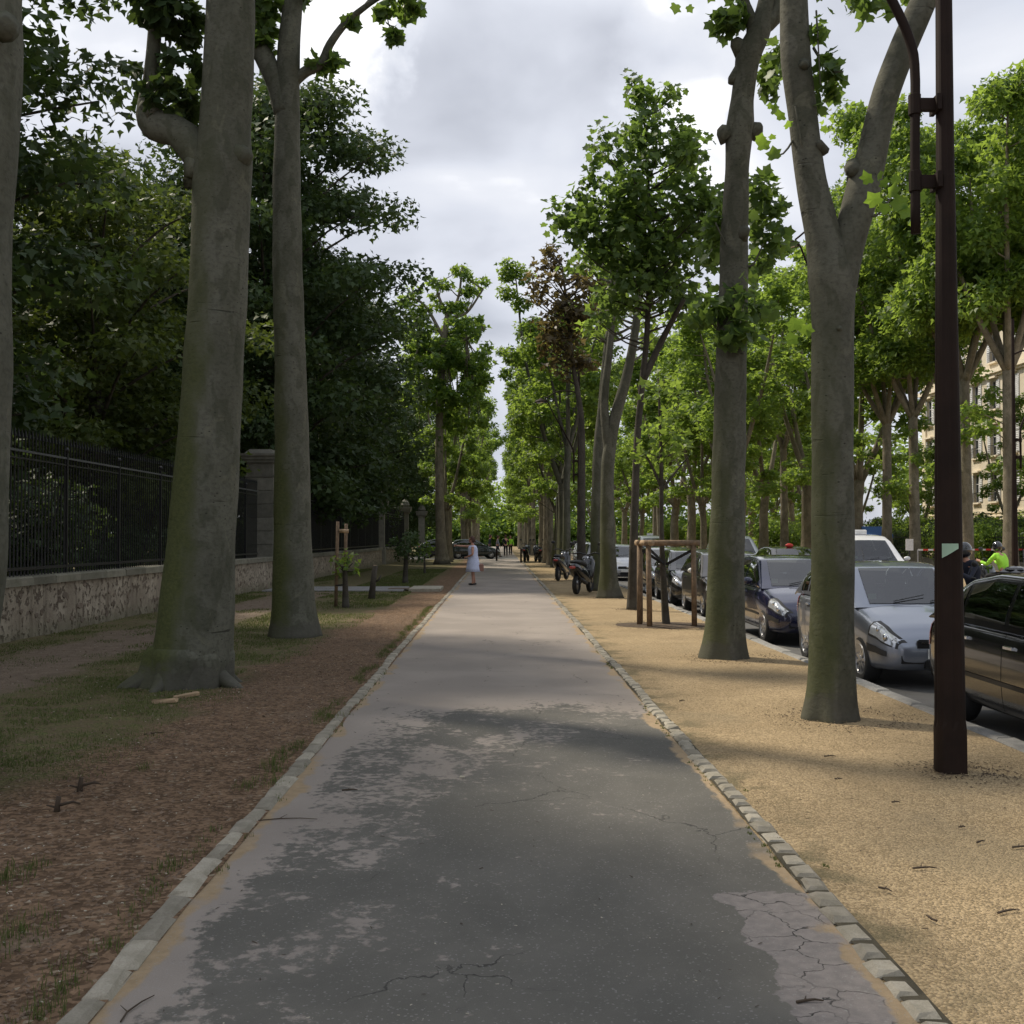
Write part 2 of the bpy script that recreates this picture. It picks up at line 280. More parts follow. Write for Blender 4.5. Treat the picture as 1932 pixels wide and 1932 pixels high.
# ---------------- mesh helpers ----------------
class MB:
    def __init__(s): s.v = []; s.f = []; s.mi = []; s.cur = 0
    def add(s, vs, fs):
        b = len(s.v); s.v.extend([tuple(q) for q in vs]); s.f.extend([tuple(i+b for i in f) for f in fs]); s.mi.extend([s.cur]*len(fs)); return s
    def box(s, c, d, rot=None, taper=1.0):
        x, y, z = d[0]/2, d[1]/2, d[2]/2; t = taper
        vs = [Vector(q) for q in ((-x, -y, -z), (x, -y, -z), (x, y, -z), (-x, y, -z), (-x*t, -y*t, z), (x*t, -y*t, z), (x*t, y*t, z), (-x*t, y*t, z))]
        if rot is not None: vs = [rot @ q for q in vs]
        c = Vector(c); return s.add([q+c for q in vs], [(3, 2, 1, 0), (4, 5, 6, 7), (0, 1, 5, 4), (1, 2, 6, 5), (2, 3, 7, 6), (3, 0, 4, 7)])
    def rbox(s, c, d, bev=.01, rot=None, jit=0.0):
        # box with chamfered top edges
        x, y, z = d[0]/2, d[1]/2, d[2]/2; j = lambda: random.uniform(-jit, jit)
        vs = []
        for (k, zz) in ((0, -z), (0, z-bev), (bev, z)):
            for sx, sy in ((-1, -1), (1, -1), (1, 1), (-1, 1)): vs.append(Vector((sx*(x-k)+j(), sy*(y-k)+j(), zz+(j()*.4 if k else 0))))
        if rot is not None: vs = [rot @ q for q in vs]
        c = Vector(c); fs = [(3, 2, 1, 0), (8, 9, 10, 11)]
        for a in (0, 4): fs += [(a+i, a+(i+1) % 4, a+4+(i+1) % 4, a+4+i) for i in range(4)]
        return s.add([q+c for q in vs], fs)
    def tube(s, pts, rad, n=10, lump=0.0, seed=0, flare=0.0, fh=.3, cap=True, sq=1.0, lobes=5):
        pts = [Vector(p) for p in pts]; rings = []; up = None; b0 = len(s.v); vs = []; fs = []
        m = len(pts)
        for i, p in enumerate(pts):
            t = (pts[min(i+1, m-1)] - pts[max(i-1, 0)]).normalized()
            if up is None: up = Vector((1, 0, 0)) if abs(t.x) < .8 else Vector((0, 1, 0))
            a = (up - t*up.dot(t)).normalized(); up = a; b = t.cross(a)
            r = rad[i] if hasattr(rad, '__len__') else rad
            for k in range(n):
                th = 2*math.pi*k/n; d = a*math.cos(th) + b*math.sin(th)*sq; q = r
                if lump: q *= 1 + lump*(mnoise.noise(Vector((p.x+d.x*r, p.y+d.y*r, (p.z+d.z*r)*.7))*2.2 + Vector((seed*7.3, 0, 0)))*1.0 + .5*mnoise.noise(Vector((d.x*2+seed, d.y*2, p.z*1.2))))
                if flare:
                    zz = max(0, p.z-pts[0].z); q *= 1 + flare*math.exp(-zz/fh)*(1 + .5*math.sin(lobes*th+seed) + .25*math.sin((lobes+2)*th+seed*2))
                vs.append(p + d*q)
        for i in range(m-1):
            for k in range(n): fs.append((i*n+k, i*n+(k+1) % n, (i+1)*n+(k+1) % n, (i+1)*n+k))
        if cap: fs.append(tuple(range(n-1, -1, -1))); fs.append(tuple((m-1)*n+k for k in range(n)))
        return s.add(vs, fs)
    def ball(s, c, r, n=10, m=7, sc=(1, 1, 1), lump=0, seed=0):
        vs = []; fs = []; c = Vector(c)
        for i in range(m+1):
            ph = math.pi*i/m
            for k in range(n):
                th = 2*math.pi*k/n; d = Vector((math.sin(ph)*math.cos(th), math.sin(ph)*math.sin(th), math.cos(ph)))
                q = r*(1+lump*mnoise.noise(d*1.8+Vector((seed, seed, 0)))); vs.append(c+Vector((d.x*q*sc[0], d.y*q*sc[1], d.z*q*sc[2])))
        for i in range(m):
            for k in range(n): fs.append((i*n+k, (i+1)*n+k, (i+1)*n+(k+1) % n, i*n+(k+1) % n))
        return s.add(vs, fs)
    def lathe(s, prof, n=16, c=(0, 0, 0), axis='z'):
        vs = []; fs = []; c = Vector(c)
        for r, z in prof:
            for k in range(n):
                th = 2*math.pi*k/n; q = Vector((r*math.cos(th), r*math.sin(th), z))
                if axis == 'y': q = Vector((q.x, q.z, q.y))
                if axis == 'x': q = Vector((q.z, q.x, q.y))
                vs.append(c+q)
        for i in range(len(prof)-1):
            for k in range(n): fs.append((i*n+k, i*n+(k+1) % n, (i+1)*n+(k+1) % n, (i+1)*n+k))
        return s.add(vs, fs)
    def prism(s, poly, h0, h1, axis='y'):
        n = len(poly); f = {'y': lambda a, b, h: (a, h, b), 'z': lambda a, b, h: (a, b, h), 'x': lambda a, b, h: (h, a, b)}[axis]
        vs = [f(a, b, h0) for a, b in poly] + [f(a, b, h1) for a, b in poly]
        return s.add(vs, [tuple(range(n-1, -1, -1)), tuple(range(n, 2*n))] + [(i, (i+1) % n, n+(i+1) % n, n+i) for i in range(n)])
    def mesh(s, name, mats, smooth=False):
        me = bpy.data.meshes.new(name); me.from_pydata(s.v, [], s.f)
        for m in (mats if isinstance(mats, (list, tuple)) else [mats]): me.materials.append(m)
        if any(s.mi): me.polygons.foreach_set('material_index', s.mi)
        if smooth: me.polygons.foreach_set('use_smooth', [True]*len(me.polygons))
        me.update(); return me
    def obj(s, name, mats, parent=None, smooth=False, loc=None): return link(name, s.mesh(name, mats, smooth), parent, loc)
def link(name, data, parent=None, loc=None):
    o = bpy.data.objects.new(name, data); COL.objects.link(o)
    if parent is not None: o.parent = parent
    if loc is not None: o.location = loc
    return o
def tag(o, label=None, cat=None, group=None, kind=None):
    if label: o['label'] = label
    if cat: o['category'] = cat
    if group: o['group'] = group
    if kind: o['kind'] = kind
    return o
def thing(name, label, cat, loc=(0, 0, 0), rz=0, group=None):
    o = link(name, None); o.location = loc; o.rotation_euler = (0, 0, rz); o.empty_display_size = .2; return tag(o, label, cat, group)
def kids(o): return [c for c in CH_MAP.get(o.name, [])]
def dup(root, loc=None, rz=None, label=None, group=None, scale=None, swap=None):
    r = root.copy(); COL.objects.link(r)
    if loc is not None: r.location = loc
    if rz is not None: r.rotation_euler = (0, 0, rz)
    if scale is not None: r.scale = scale if hasattr(scale, '__len__') else (scale,)*3
    if label: r['label'] = label
    if group: r['group'] = group
    def rec(a, b):
        for ch in list(a.children):
            c = ch.copy(); COL.objects.link(c); c.parent = b
            if swap and c.data and any(m in swap for m in c.data.materials):
                c.data = c.data.copy()
                for i, mm in enumerate(c.data.materials):
                    if mm in swap: c.data.materials[i] = swap[mm]
            rec(ch, c)
    rec(root, r); return r
def spline(ctrl, n):
    c = [Vector(q) for q in ctrl]; c = [c[0]*2-c[1]] + c + [c[-1]*2-c[-2]]; out = []; m = len(c)-3
    for i in range(n+1):
        t = i/n*m; k = min(int(t), m-1); f = t-k; a, b, d, e = c[k:k+4]
        out.append(.5*((2*b)+(d-a)*f+(2*a-5*b+4*d-e)*f*f+(3*b-a-3*d+e)*f*f*f))
    return out
def lerp(a, b, t): return a+(b-a)*t
def rads(r, n):     # radii list resampled
    return list(np.interp(np.linspace(0, 1, n+1), np.linspace(0, 1, len(r)), r))

# ---------------- leaves ----------------
LF5 = (np.array([(0, .36, -.06), (0, 0, 0), (.24, -.08, .03), (.50, .06, .05), (.40, .27, .0), (.60, .56, .07), (.29, .64, .0), (0, 1.0, .02), (-.29, .64, .0), (-.60, .56, .07), (-.40, .27, 0), (-.50, .06, .05), (-.24, -.08, .03)]),
       np.array([(0, i, i+1) for i in range(1, 12)] + [(0, 12, 1)]))
LF3 = (np.array([(0, 0, 0), (.5, .22, .07), (.2, .48, 0), (0, 1, .04), (-.2, .48, 0), (-.5, .22, .07)]), np.array([(0, 1, 2), (0, 2, 3), (0, 3, 4), (0, 4, 5)]))
LF2 = (np.array([(0, 0, 0), (.36, .45, .08), (0, 1, 0), (-.36, .45, .08)]), np.array([(0, 1, 2), (0, 2, 3)]))
def nrmz(a): return a/np.maximum(1e-6, np.linalg.norm(a, axis=1, keepdims=True))
def bulk(name, V, Fc, mat):
    me = bpy.data.meshes.new(name); me.vertices.add(len(V)); me.vertices.foreach_set('co', V.astype(np.float32).ravel())
    me.loops.add(Fc.size); me.loops.foreach_set('vertex_index', Fc.astype(np.int32).ravel()); k = Fc.shape[1]
    me.polygons.add(len(Fc)); me.polygons.foreach_set('loop_start', np.arange(0, Fc.size, k, dtype=np.int32))
    me.materials.append(mat); me.update(calc_edges=True); return me
def leaf_mesh(name, C, O, size, tpl, mat, droop=.35, flat=.6):
    n = len(C); up = np.array([0, 0, 1.0]); nn = nrmz(O*.45 + up*flat + rng.normal(size=(n, 3))*.5)
    t = O*.6 - up*droop + rng.normal(size=(n, 3))*.55; t = nrmz(t - (t*nn).sum(1, keepdims=True)*nn); b = np.cross(nn, t)
    s = size*rng.uniform(.6, 1.15, (n, 1)); T, Fc = tpl
    V = C[:, None, :] + s[:, None, :]*(T[None, :, 0:1]*b[:, None, :] + T[None, :, 1:2]*t[:, None, :] + T[None, :, 2:3]*nn[:, None, :])
    Ff = Fc[None] + (np.arange(n)*len(T))[:, None, None]
    return bulk(name, V.reshape(-1, 3), Ff.reshape(-1, 3), mat)
def clump_pts(clumps):       # clumps: (centre, (rx,ry,rz), n)
    C = []; O = []
    for c, r, n in clumps:
        n = int(n); d = nrmz(rng.normal(size=(n, 3))); k = rng.uniform(.0, 1, (n, 1))**.45
        lump = 1 + .22*np.sin(d[:, 0:1]*5+c[0]*3)*np.cos(d[:, 2:3]*4+c[1]*2)
        C.append(np.array(c)[None] + d*k*lump*np.array(r)[None]); O.append(d)
    return np.concatenate(C), nrmz(np.concatenate(O))
# ================= GROUND =================
def sheet(name, x0, x1, y0, y1, z, mat, nx=1, ny=1, amp=0, kind='structure', edge=0):
    vs = []; fs = []
    for j in range(ny+1):
        for i in range(nx+1):
            x = lerp(x0, x1, i/nx); y = y0 + (y1-y0)*(j/ny)**(2.2 if ny > 20 else 1)
            zz = z + (amp*(mnoise.noise(Vector((x*.9, y*.9, 3)))+.4*mnoise.noise(Vector((x*3.1, y*3.1, 9)))) if amp and 0 < i < nx else 0)
            if edge and i in (0, nx): x += edge*mnoise.noise(Vector((y*1.9, i, 0)))
            vs.append((x, y, zz))
    for j in range(ny):
        for i in range(nx): a = j*(nx+1)+i; fs.append((a, a+1, a+nx+2, a+nx+1))
    me = bpy.data.meshes.new(name); me.from_pydata(vs, [], fs); me.materials.append(mat); me.polygons.foreach_set('use_smooth', [True]*len(fs))
    return tag(link(name, me), kind=kind)
sheet('ground', -500, 500, -60, 900, -.30, MT['verge'])
sheet('verge', -60, -1.42, -8, 300, -.004, MT['verge'], 60, 120, .035)
sheet('path', -1.40, 1.42, -8, 79, 0.0, MT['path'])
sheet('path_beyond_street', -1.40, 1.42, 90, 300, 0.0, MT['path'])
sheet('gravel_strip', 1.40, 4.02, -8, 300, -.006, MT['gravel'], 12, 90, .022)
sheet('road', 3.9, 12.6, -8, 300, -.13, MT['road'])
sheet('side_street', -60, 1.40, 79.2, 89.8, .006, MT['road'])
sheet('promenade', 12.55, 120, -8, 300, -.004, mat_gravel('gravel_promenade', 1.0), 4, 20, .0)
# kerbs
def stone_mesh(L, W, H, seed, bev=.012):
    b = MB(); random.seed(seed); b.rbox((0, 0, 0), (W, L, H), bev, None, .007)
    return b
def kerb(name, x, y0, y1, w, L, hgt, ztop, mat, nmax, jx, joint, top_var=.004):
    k = tag(link(name, None), kind='structure'); k.location = (x, y0, 0)
    vars_ = []
    for i in range(8):
        random.seed(i+len(name)); ll = L*random.uniform(.78, 1.22); b = MB(); b.rbox((0, 0, 0), (w*random.uniform(.88, 1.06), ll-joint, hgt), .022, None, .008); vars_.append((ll, b.mesh(name+'_stone_mesh', mat)))
    y = y0; n = 0; far = MB(); random.seed(len(name)*3)
    while y < y1:
        ll, me = random.choice(vars_)
        px = jx*mnoise.noise(Vector((y*.6, 0, x))); pz = ztop - hgt/2 + random.uniform(-top_var, top_var); rz = random.uniform(-.035, .035)
        if n < nmax:
            o = link('kerb_stone', me, k, (px, y+ll/2-y0, pz)); o.rotation_euler = (random.uniform(-.02, .02), random.uniform(-.03, .03), rz)
        else: far.rbox((px, y+ll/2-y0, pz), (w, ll-joint, hgt), .012)
        y += ll; n += 1
    if far.v: o = far.obj('kerb_stone_run', mat, k); o['kind'] = 'stuff'
    return k
kerb('kerb', -1.45, -1, 79, .115, .28, .16, .022, MT['sett'], 290, .03, .012)
kerb('kerb', 1.485, -1, 79, .118, .20, .16, .018, MT['sett'], 290, .03, .034, .007)
kerb('kerb', 4.10, 2, 300, .17, 1.0, .26, .012, MT['granite'], 110, .0, .006)
kerb('kerb', 12.5, 2, 300, .17, 1.0, .26, .012, MT['granite'], 60, .0, .006)
# soil bed under the setts so that joints read dark
sheet('kerb_bed', -1.56, -1.385, -2, 79, .0035, MT['verge'], 1, 200, 0, edge=.02)
sheet('kerb_bed', 1.43, 1.535, -2, 79, .0035, MT['joint'], 1, 200, 0, edge=.02)
# slab path crossing the grass to the gate
cp = tag(link('crossing_path', None), kind='structure'); cp.location = (-4.5, 34.5, 0)
b = MB(); b.rbox((-.5, 0, .012), (4.2, 2.6, .05), .01); b.obj('slab', MT['slab'], cp)
for i, (dx, w_) in enumerate(((2.15, .95),)):
    b = MB(); b.rbox((dx+.1, -.2, .03), (w_, 1.9, .10), .015); b.obj('drain_stone', MT['sett'], cp)
b = MB(); b.box((1.45, -.3, .045), (.7, .7, .02)); b.obj('drain_grate', MT['rub'], cp)

# ---- scattered stuff ----
def scatter_mesh(name, n, fn, tpl, mat, label=None):
    T, Fc = tpl; V = []
    pos, sc, rot = fn(n)
    ca, sa = np.cos(rot[:, 2]), np.sin(rot[:, 2]); X = T[None]*sc[:, None, :]
    tx, ty = rot[:, 0:1], rot[:, 1:2]
    Z = X[:, :, 2] + X[:, :, 0]*np.sin(ty) + X[:, :, 1]*np.sin(tx)
    x = X[:, :, 0]*ca[:, None] - X[:, :, 1]*sa[:, None]; y = X[:, :, 0]*sa[:, None] + X[:, :, 1]*ca[:, None]
    V = np.stack([x, y, Z], 2) + pos[:, None, :]; Ff = Fc[None] + (np.arange(n)*len(T))[:, None, None]
    o = link(name, bulk(name, V.reshape(-1, 3), Ff.reshape(-1, Fc.shape[1]), mat)); return tag(o, label, None, None, 'stuff')
CHIP = (np.array([(-.5, -.3, 0), (.5, -.2, 0), (.4, .3, 0), (-.45, .25, 0), (-.1, 0, .5), (.25, .05, .35)]), np.array([(0, 1, 5), (0, 5, 4), (1, 2, 5), (2, 4, 5), (2, 3, 4), (3, 0, 4)]))
def f_chips(n):
    y = 3.2 + 20*rng.random(n)**1.7; x = -1.56 - rng.random(n)**1.1*(2.6+.25*y)
    keep = (x > -3.1) | (y < 8.5); x = np.where(keep, x, -1.56-rng.random(n)*1.4)
    s = rng.uniform(.006, .024, n)*np.where(rng.random(n) < .06, 1.8, 1)
    return np.stack([x, y, np.full(n, .0)+rng.uniform(-.004, .012, n)], 1), np.stack([s, s*rng.uniform(.35, .8, n), s*rng.uniform(.3, .7, n)], 1), np.stack([rng.normal(0, .25, n), rng.normal(0, .25, n), rng.uniform(0, 6.28, n)], 1)
scatter_mesh('wood_chips', 36000, f_chips, CHIP, MT['chip'], 'reddish brown bark mulch and chips covering the verge beside the left kerb')
def f_white(n):
    y = 3.4 + 16*rng.random(n)**1.3; x = -1.6 - rng.random(n)*(1.0+.25*y); s = rng.uniform(.008, .02, n)
    return np.stack([x, y, np.full(n, .012)], 1), np.stack([s, s*.7, s*.5], 1), np.stack([rng.normal(0, .2, n), rng.normal(0, .2, n), rng.uniform(0, 6.28, n)], 1)
scatter_mesh('pale_pebbles', 700, f_white, CHIP, MT['cream'], 'pale pebbles and scraps scattered in the mulch left of the path')
def f_grav(n):
    y = 3.0 + 13*rng.random(n)**1.8; x = rng.uniform(1.60, 3.98, n); s = rng.uniform(.004, .011, n)
    return np.stack([x, y, np.full(n, .001)+.008*rng.random(n)], 1), np.stack([s, s*.8, s*.9], 1), np.stack([rng.normal(0, .2, n), rng.normal(0, .2, n), rng.uniform(0, 6.28, n)], 1)
scatter_mesh('gravel', 30000, f_grav, CHIP, mat_stone('gravel_grain', (.24, .175, .10), (.50, .38, .24), 60, .3), 'loose tan gravel grains on the sandy strip')
def f_gl(n):
    y = 8 + 26*rng.random(n)**1.3; x = -3.0 - rng.random(n)*4.6; s = rng.uniform(.010, .032, n)
    return np.stack([x, y, np.full(n, .012)], 1), np.stack([s*1.3, s*.6, s*.5], 1), np.stack([rng.normal(0, .3, n), rng.normal(0, .3, n), rng.uniform(0, 6.28, n)], 1)
scatter_mesh('grass_litter', 5200, f_gl, CHIP, MT['chip'], 'brown bits of bark and dry leaf lying in the thin grass by the thickest trunk')
BLADE = (np.array([(-.5, 0, 0), (.5, 0, 0), (.1, .12, .6), (0, .35, 1.0)]), np.array([(0, 1, 2), (0, 2, 3)]))
def f_grass(n):
    y = 7.5 + 48*rng.random(n*3)**1.3; x = -2.6 - rng.random(n*3)*5.2
    xb = x - np.clip((y-10)/30, 0, 1)*.55
    nz = np.array([mnoise.noise(Vector((a*.55, c*.55, 0))) + .5*mnoise.noise(Vector((a*1.9, c*1.9, 5))) for a, c in zip(x, y)])
    d = (nz + .12 + np.clip((y-20)/20, 0, 1)*.5 - np.clip((-2.95-xb), -1, .0)*-1.5) * np.where(np.abs(xb+6) < .8, -1, 1)*np.where((y > 33) & (y < 36), -1, 1)
    idx = np.where((d > rng.random(n*3)*.35) & (xb < -2.55))[0][:n]; x = x[idx]; y = y[idx]; n = len(x)
    hgt = rng.uniform(.012, .036, n)*np.clip(.8+y/40, 1, 1.7)
    return n, np.stack([x, y, np.zeros(n)-.006], 1), np.stack([rng.uniform(.004, .008, n)*np.clip(y/10, 1, 3.5), hgt, hgt], 1), np.stack([np.zeros(n), np.zeros(n), rng.uniform(0, 6.28, n)], 1)
_n, _p, _s, _r = f_grass(75000)
def f_grass2(n):
    y = 7.8 + 12*rng.random(n)**1.2; x = -3.1 - rng.random(n)*4.4; nz = np.array([mnoise.noise(Vector((a*1.3, c*1.3, 2))) + .6*mnoise.noise(Vector((a*4.5, c*4.5, 7))) for a, c in zip(x, y)])
    idx = np.where((nz > -.05+.25*rng.random(n)) & (np.abs(x+6.1) > .75))[0]; x = x[idx]; y = y[idx]; k = len(x); h_ = rng.uniform(.010, .040, k)
    return np.stack([x, y, np.full(k, -.004)], 1), np.stack([rng.uniform(.004, .010, k), h_, h_], 1), np.stack([np.zeros(k), np.zeros(k), rng.uniform(0, 6.28, k)], 1)
_p2, _s2, _r2 = f_grass2(90000); _p = np.concatenate([_p, _p2]); _s = np.concatenate([_s, _s2]); _r = np.concatenate([_r, _r2]); _n = len(_p)
scatter_mesh('grass', _n, lambda n: (_p, _s, _r), BLADE, MT['grass'], 'short patchy grass growing under the plane trees left of the path')
def tufts(spots, name, label, hh=(.015, .045), rad=.07, nb=60):
    P_ = []; S_ = []; R_ = []
    for (x, y, k) in spots:
        for i in range(int(nb*k)):
            a = random.uniform(0, 6.28); r = random.random()*rad*(.6+k*.6); P_.append((x+r*math.cos(a), y+r*1.8*math.sin(a), .0)); q = random.uniform(*hh)*min(1.5, .6+k*.5)
            S_.append((.005, q*random.uniform(.3, .9), q)); R_.append((0, 0, random.uniform(0, 6.28)))
    scatter_mesh(name, len(P_), lambda n: (np.array(P_), np.array(S_), np.array(R_)), BLADE, MT['grass'], label)
random.seed(5)
sp = [(-1.58+random.uniform(-.08, .02), y, random.uniform(.3, 1.5)) for y in np.arange(3.4, 26, .22) if mnoise.noise(Vector((y*.8, 1, 1))) > -.15]
sp += [(-1.385, y, random.uniform(.1, .5)) for y in np.arange(3.4, 14, .3) if random.random() < .5]
sp += [(GP(15, 1770).x, GP(15, 1770).y, 3.5), (GP(10, 1660).x, GP(10, 1660).y, 2.5), (GP(60, 1640).x, GP(60, 1640).y, 1.0), (GP(270, 1450).x, GP(270, 1450).y, 1)]
sp += [(GP(620, 1355).x, GP(620, 1355).y, 2.5), (GP(520, 1480).x, GP(520, 1480).y, 1.5)]
tufts(sp, 'edge_grass', 'small green grass tufts along the left kerb setts')
sp = [(1.40+random.uniform(-.02, .02), y, random.uniform(.15, .7)) for y in np.arange(3.4, 16, .12) if mnoise.noise(Vector((y*1.1, 4, 1))) > .05]
sp += [(1.63, 5.55, .7), (1.60, 7.2, .4)]
tufts(sp, 'joint_moss', 'moss and weeds along the right kerb setts', (.006, .022), .022, 60)
# twigs and dry leaves seen one by one
def twig(u, v, L, a, label, z=.006, bend=.2, mat='twig', thick=.006, fork=True):
    p = GP(u, v); d = Vector((math.cos(a), math.sin(a), 0)); e = Vector((-d.y, d.x, 0)); b = MB()
    pts = [-d*L/2, -d*L*.15+e*L*bend*.4, d*L*.2+e*L*bend*.1+Vector((0, 0, .004)), d*L/2-e*L*bend*.2]
    b.tube(pts, [thick*.5, thick*.5, thick*.4, thick*.25], 5)
    if fork: b.tube([pts[1], pts[1]+e*L*.18+d*L*.12+Vector((0, 0, .008))], [thick*.35, thick*.15], 4)
    o = b.obj('twig', MT[mat], None, False, (p.x, p.y, z)); tag(o, label, 'twig', 'twigs and leaves fallen on the ground')
TW = [(1566, 1428, .09, .1, 'short dark curled twig on the gravel between lamp post and setts'), (1745, 1640, .12, .05, 'straight dark twig lying on the gravel below the lamp post'),
 (1903, 1722, .12, .35, 'dark twig at the right edge of the gravel'), (1757, 1735, .07, 1.9, 'tiny forked twig low on the gravel, left of the edge twig'), (1670, 1680, .07, -.9, 'small bent twig on the gravel near the last setts'),
 (1690, 1515, .05, .0, 'small twig on the gravel straight below the forked tree'), (1287, 1323, .06, .4, 'lone dark leaf-like twig on the gravel beside the forked trunk'), (1528, 1892, .10, .15, 'short black twig on the cracked asphalt'),
 (1582, 1471, .05, 0, 'thin twig lying left of the lamp post base'), (1850, 1590, .06, .5, 'curled twig on gravel right of the lamp post base'), (1930, 1600, .12, .1, 'twig on gravel at the right edge, upper one'),
 (543, 1548, .34, .12, 'long thin forked twig across the left asphalt edge'), (258, 1905, .22, 1.4, 'thin dark twig beside the left sand strip at the bottom'), (660, 1492, .10, .1, 'thin dark twig across the left setts'),
 (290, 1385, .16, .5, 'thin stick lying on the grass'), (1815, 1562, .04, .2, 'crumb of bark on the gravel, right of the post'), (1470, 1585, .04, .6, 'crumb of bark on the gravel near the setts')]
for t in TW: twig(*t[:4], t[4], thick=.011 if t[2] < .2 else .007)
for (u, v, L, a, lab) in ((312, 1326, .24, -.1, 'split piece of pale wood lying in the grass before the big trunk'), (352, 1316, .28, .75, 'long pale bark splinter lying beside the split wood')):
    p = GP(u, v); b = MB(); b.rbox((0, 0, .02), (L, .07 if a < .5 else .035, .04), .01, None, .012); o = b.obj('wood_piece', MT['woodl'], None, False, (p.x, p.y, 0)); o.rotation_euler = (0, -.08, a); tag(o, lab, 'wood', 'pieces of wood on the grass')
for (u, v, lab) in ((150, 1492, 'dark stub of a cut stem standing in the mulch'), (107, 1530, 'dark clod with twigs in the mulch')):
    p = GP(u, v); b = MB(); b.tube([(0, 0, -.02), (.004, 0, .04), (.01, .005, .085)], [.022, .016, .014], 8, .2)
    b.tube([(0, 0, .03), (.09, .02, .05), (.13, .03, .035)], [.010, .008, .004], 5); b.tube([(0, 0, .02), (-.07, .02, .03)], [.009, .004], 5)
    o = b.obj('stub', MT['twig'], None, True, (p.x, p.y, 0)); tag(o, lab, 'stub', 'dark stubs in the mulch')
def f_litter(n):
    y = 3.2+14*rng.random(n)**1.5; x = np.where(rng.random(n) < .35, rng.uniform(-1.3, 1.3, n), rng.uniform(1.6, 3.95, n)); s = rng.uniform(.008, .022, n)
    return np.stack([x, y, np.full(n, .004)], 1), np.stack([s*1.6, s*.5, s*.3], 1), np.stack([rng.normal(0, .1, n), rng.normal(0, .1, n), rng.uniform(0, 6.28, n)], 1)
scatter_mesh('leaf_litter', 380, f_litter, CHIP, MT['twig'], 'small dark bits of bark and leaf littering gravel and asphalt')
def f_pale(n):
    y = 3.4+9*rng.random(n)**1.4; x = rng.uniform(-1.25, 1.0, n); s = rng.uniform(.004, .012, n)
    return np.stack([x, y, np.full(n, .001)], 1), np.stack([s*1.3, s, s*.25], 1), np.stack([np.zeros(n), np.zeros(n), rng.uniform(0, 6.28, n)], 1)
scatter_mesh('pale_specks', 170, f_pale, CHIP, MT['cream'], 'small pale pebbles and gum spots on the dark asphalt')
p = GP(872, 1468); b = MB(); b.rbox((0, 0, .008), (.035, .022, .014), .004, None, .003); tag(b.obj('paper_scrap', MT['cream'], None, False, (p.x, p.y, 0)), 'small crumpled white scrap lying on the middle of the asphalt', 'litter')

# ================= WALL, RAILINGS, PIERS =================
WX = lambda y: -8.15 + .0185*y
wall_dir = Vector((.0185, 1, 0)).normalized(); wang = -math.atan(.0185)
def wall_seg(y0, y1, label):
    t = thing('garden_wall', label, 'wall', (WX(y0), y0, 0), wang); L = (y1-y0)/wall_dir.y
    b = MB(); n = int(L/.5); rows = []
    vs = []; fs = []; nz = 4
    for i in range(n+1):
        for j in range(nz+1):
            yy = L*i/n; z = -.25 + (.86+.25)*j/nz; w = .19 + .02*mnoise.noise(Vector((yy*1.3, z*2, y0))); vs.append((w, yy, z)); vs.append((-w, yy, z))
    for i in range(n):
        for j in range(nz):
            a = (i*(nz+1)+j)*2; c = a+(nz+1)*2; fs += [(a, c, c+2, a+2), (a+1, a+3, c+3, c+1)]
    m0 = n*(nz+1)*2
    for j in range(nz): fs += [(j*2, j*2+2, j*2+3, j*2+1), (m0+j*2, m0+j*2+1, m0+j*2+3, m0+j*2+2)]
    b.add(vs, fs); b.obj('wall_face', MT['wall'], t, True)
    me = []
    for k in range(6):
        random.seed(k); q = MB(); q.rbox((0, 0, 0), (1.0, .44, .13), .02, None, .010); q2 = q; me.append(q2)
    # coping stones
    cm = []
    for k in range(5):
        random.seed(k+40); q = MB(); q.rbox((0, 0, 0), (.50, 1.0, .14), .022, None, .008); cm.append(q.mesh('coping_mesh', MT['coping']))
    y = 0; k = 0
    while y < L:
        ll = random.uniform(.85, 1.25); ll = min(ll, L-y)
        if ll < .1: break
        o = link('coping_stone', random.choice(cm), t, (0, y+ll/2, .93+random.uniform(-.004, .004))); o.scale = (1, ll-.008, 1); y += ll
    # stones showing through the render
    sm = []
    for k in range(8):
        random.seed(k+90); q = MB(); a = random.uniform(.1, .2); h_ = random.uniform(.06, .13); n_ = 7; pl = [(a*.5*math.cos(6.283*i/n_)*random.uniform(.75, 1.2), h_*.5*math.sin(6.283*i/n_)*random.uniform(.75, 1.2)) for i in range(n_)]
        vs = [(0, p_[0], p_[1]) for p_ in pl] + [(.02, p_[0]*.8, p_[1]*.8) for p_ in pl]; q.add(vs, [tuple(range(n_, 2*n_))]+[(i, (i+1) % n_, n_+(i+1) % n_, n_+i) for i in range(n_)])
        sm.append(q.mesh('rubble_mesh', MT['rub']))
    random.seed(int(y0))
    for i in range(int(min(110, L*7))):
        yy = random.uniform(.2, L-.2); z = random.uniform(.06, .8)
        o = link('stone', random.choice(sm), t, (.19+.02*mnoise.noise(Vector((yy*1.3, z*2, y0)))-.004, yy, z)); o.rotation_euler = (random.uniform(-.25, .25), 0, 0); s = random.uniform(.7, 1.5); o.scale = (random.uniform(.4, 1.1), s, s)
    return t
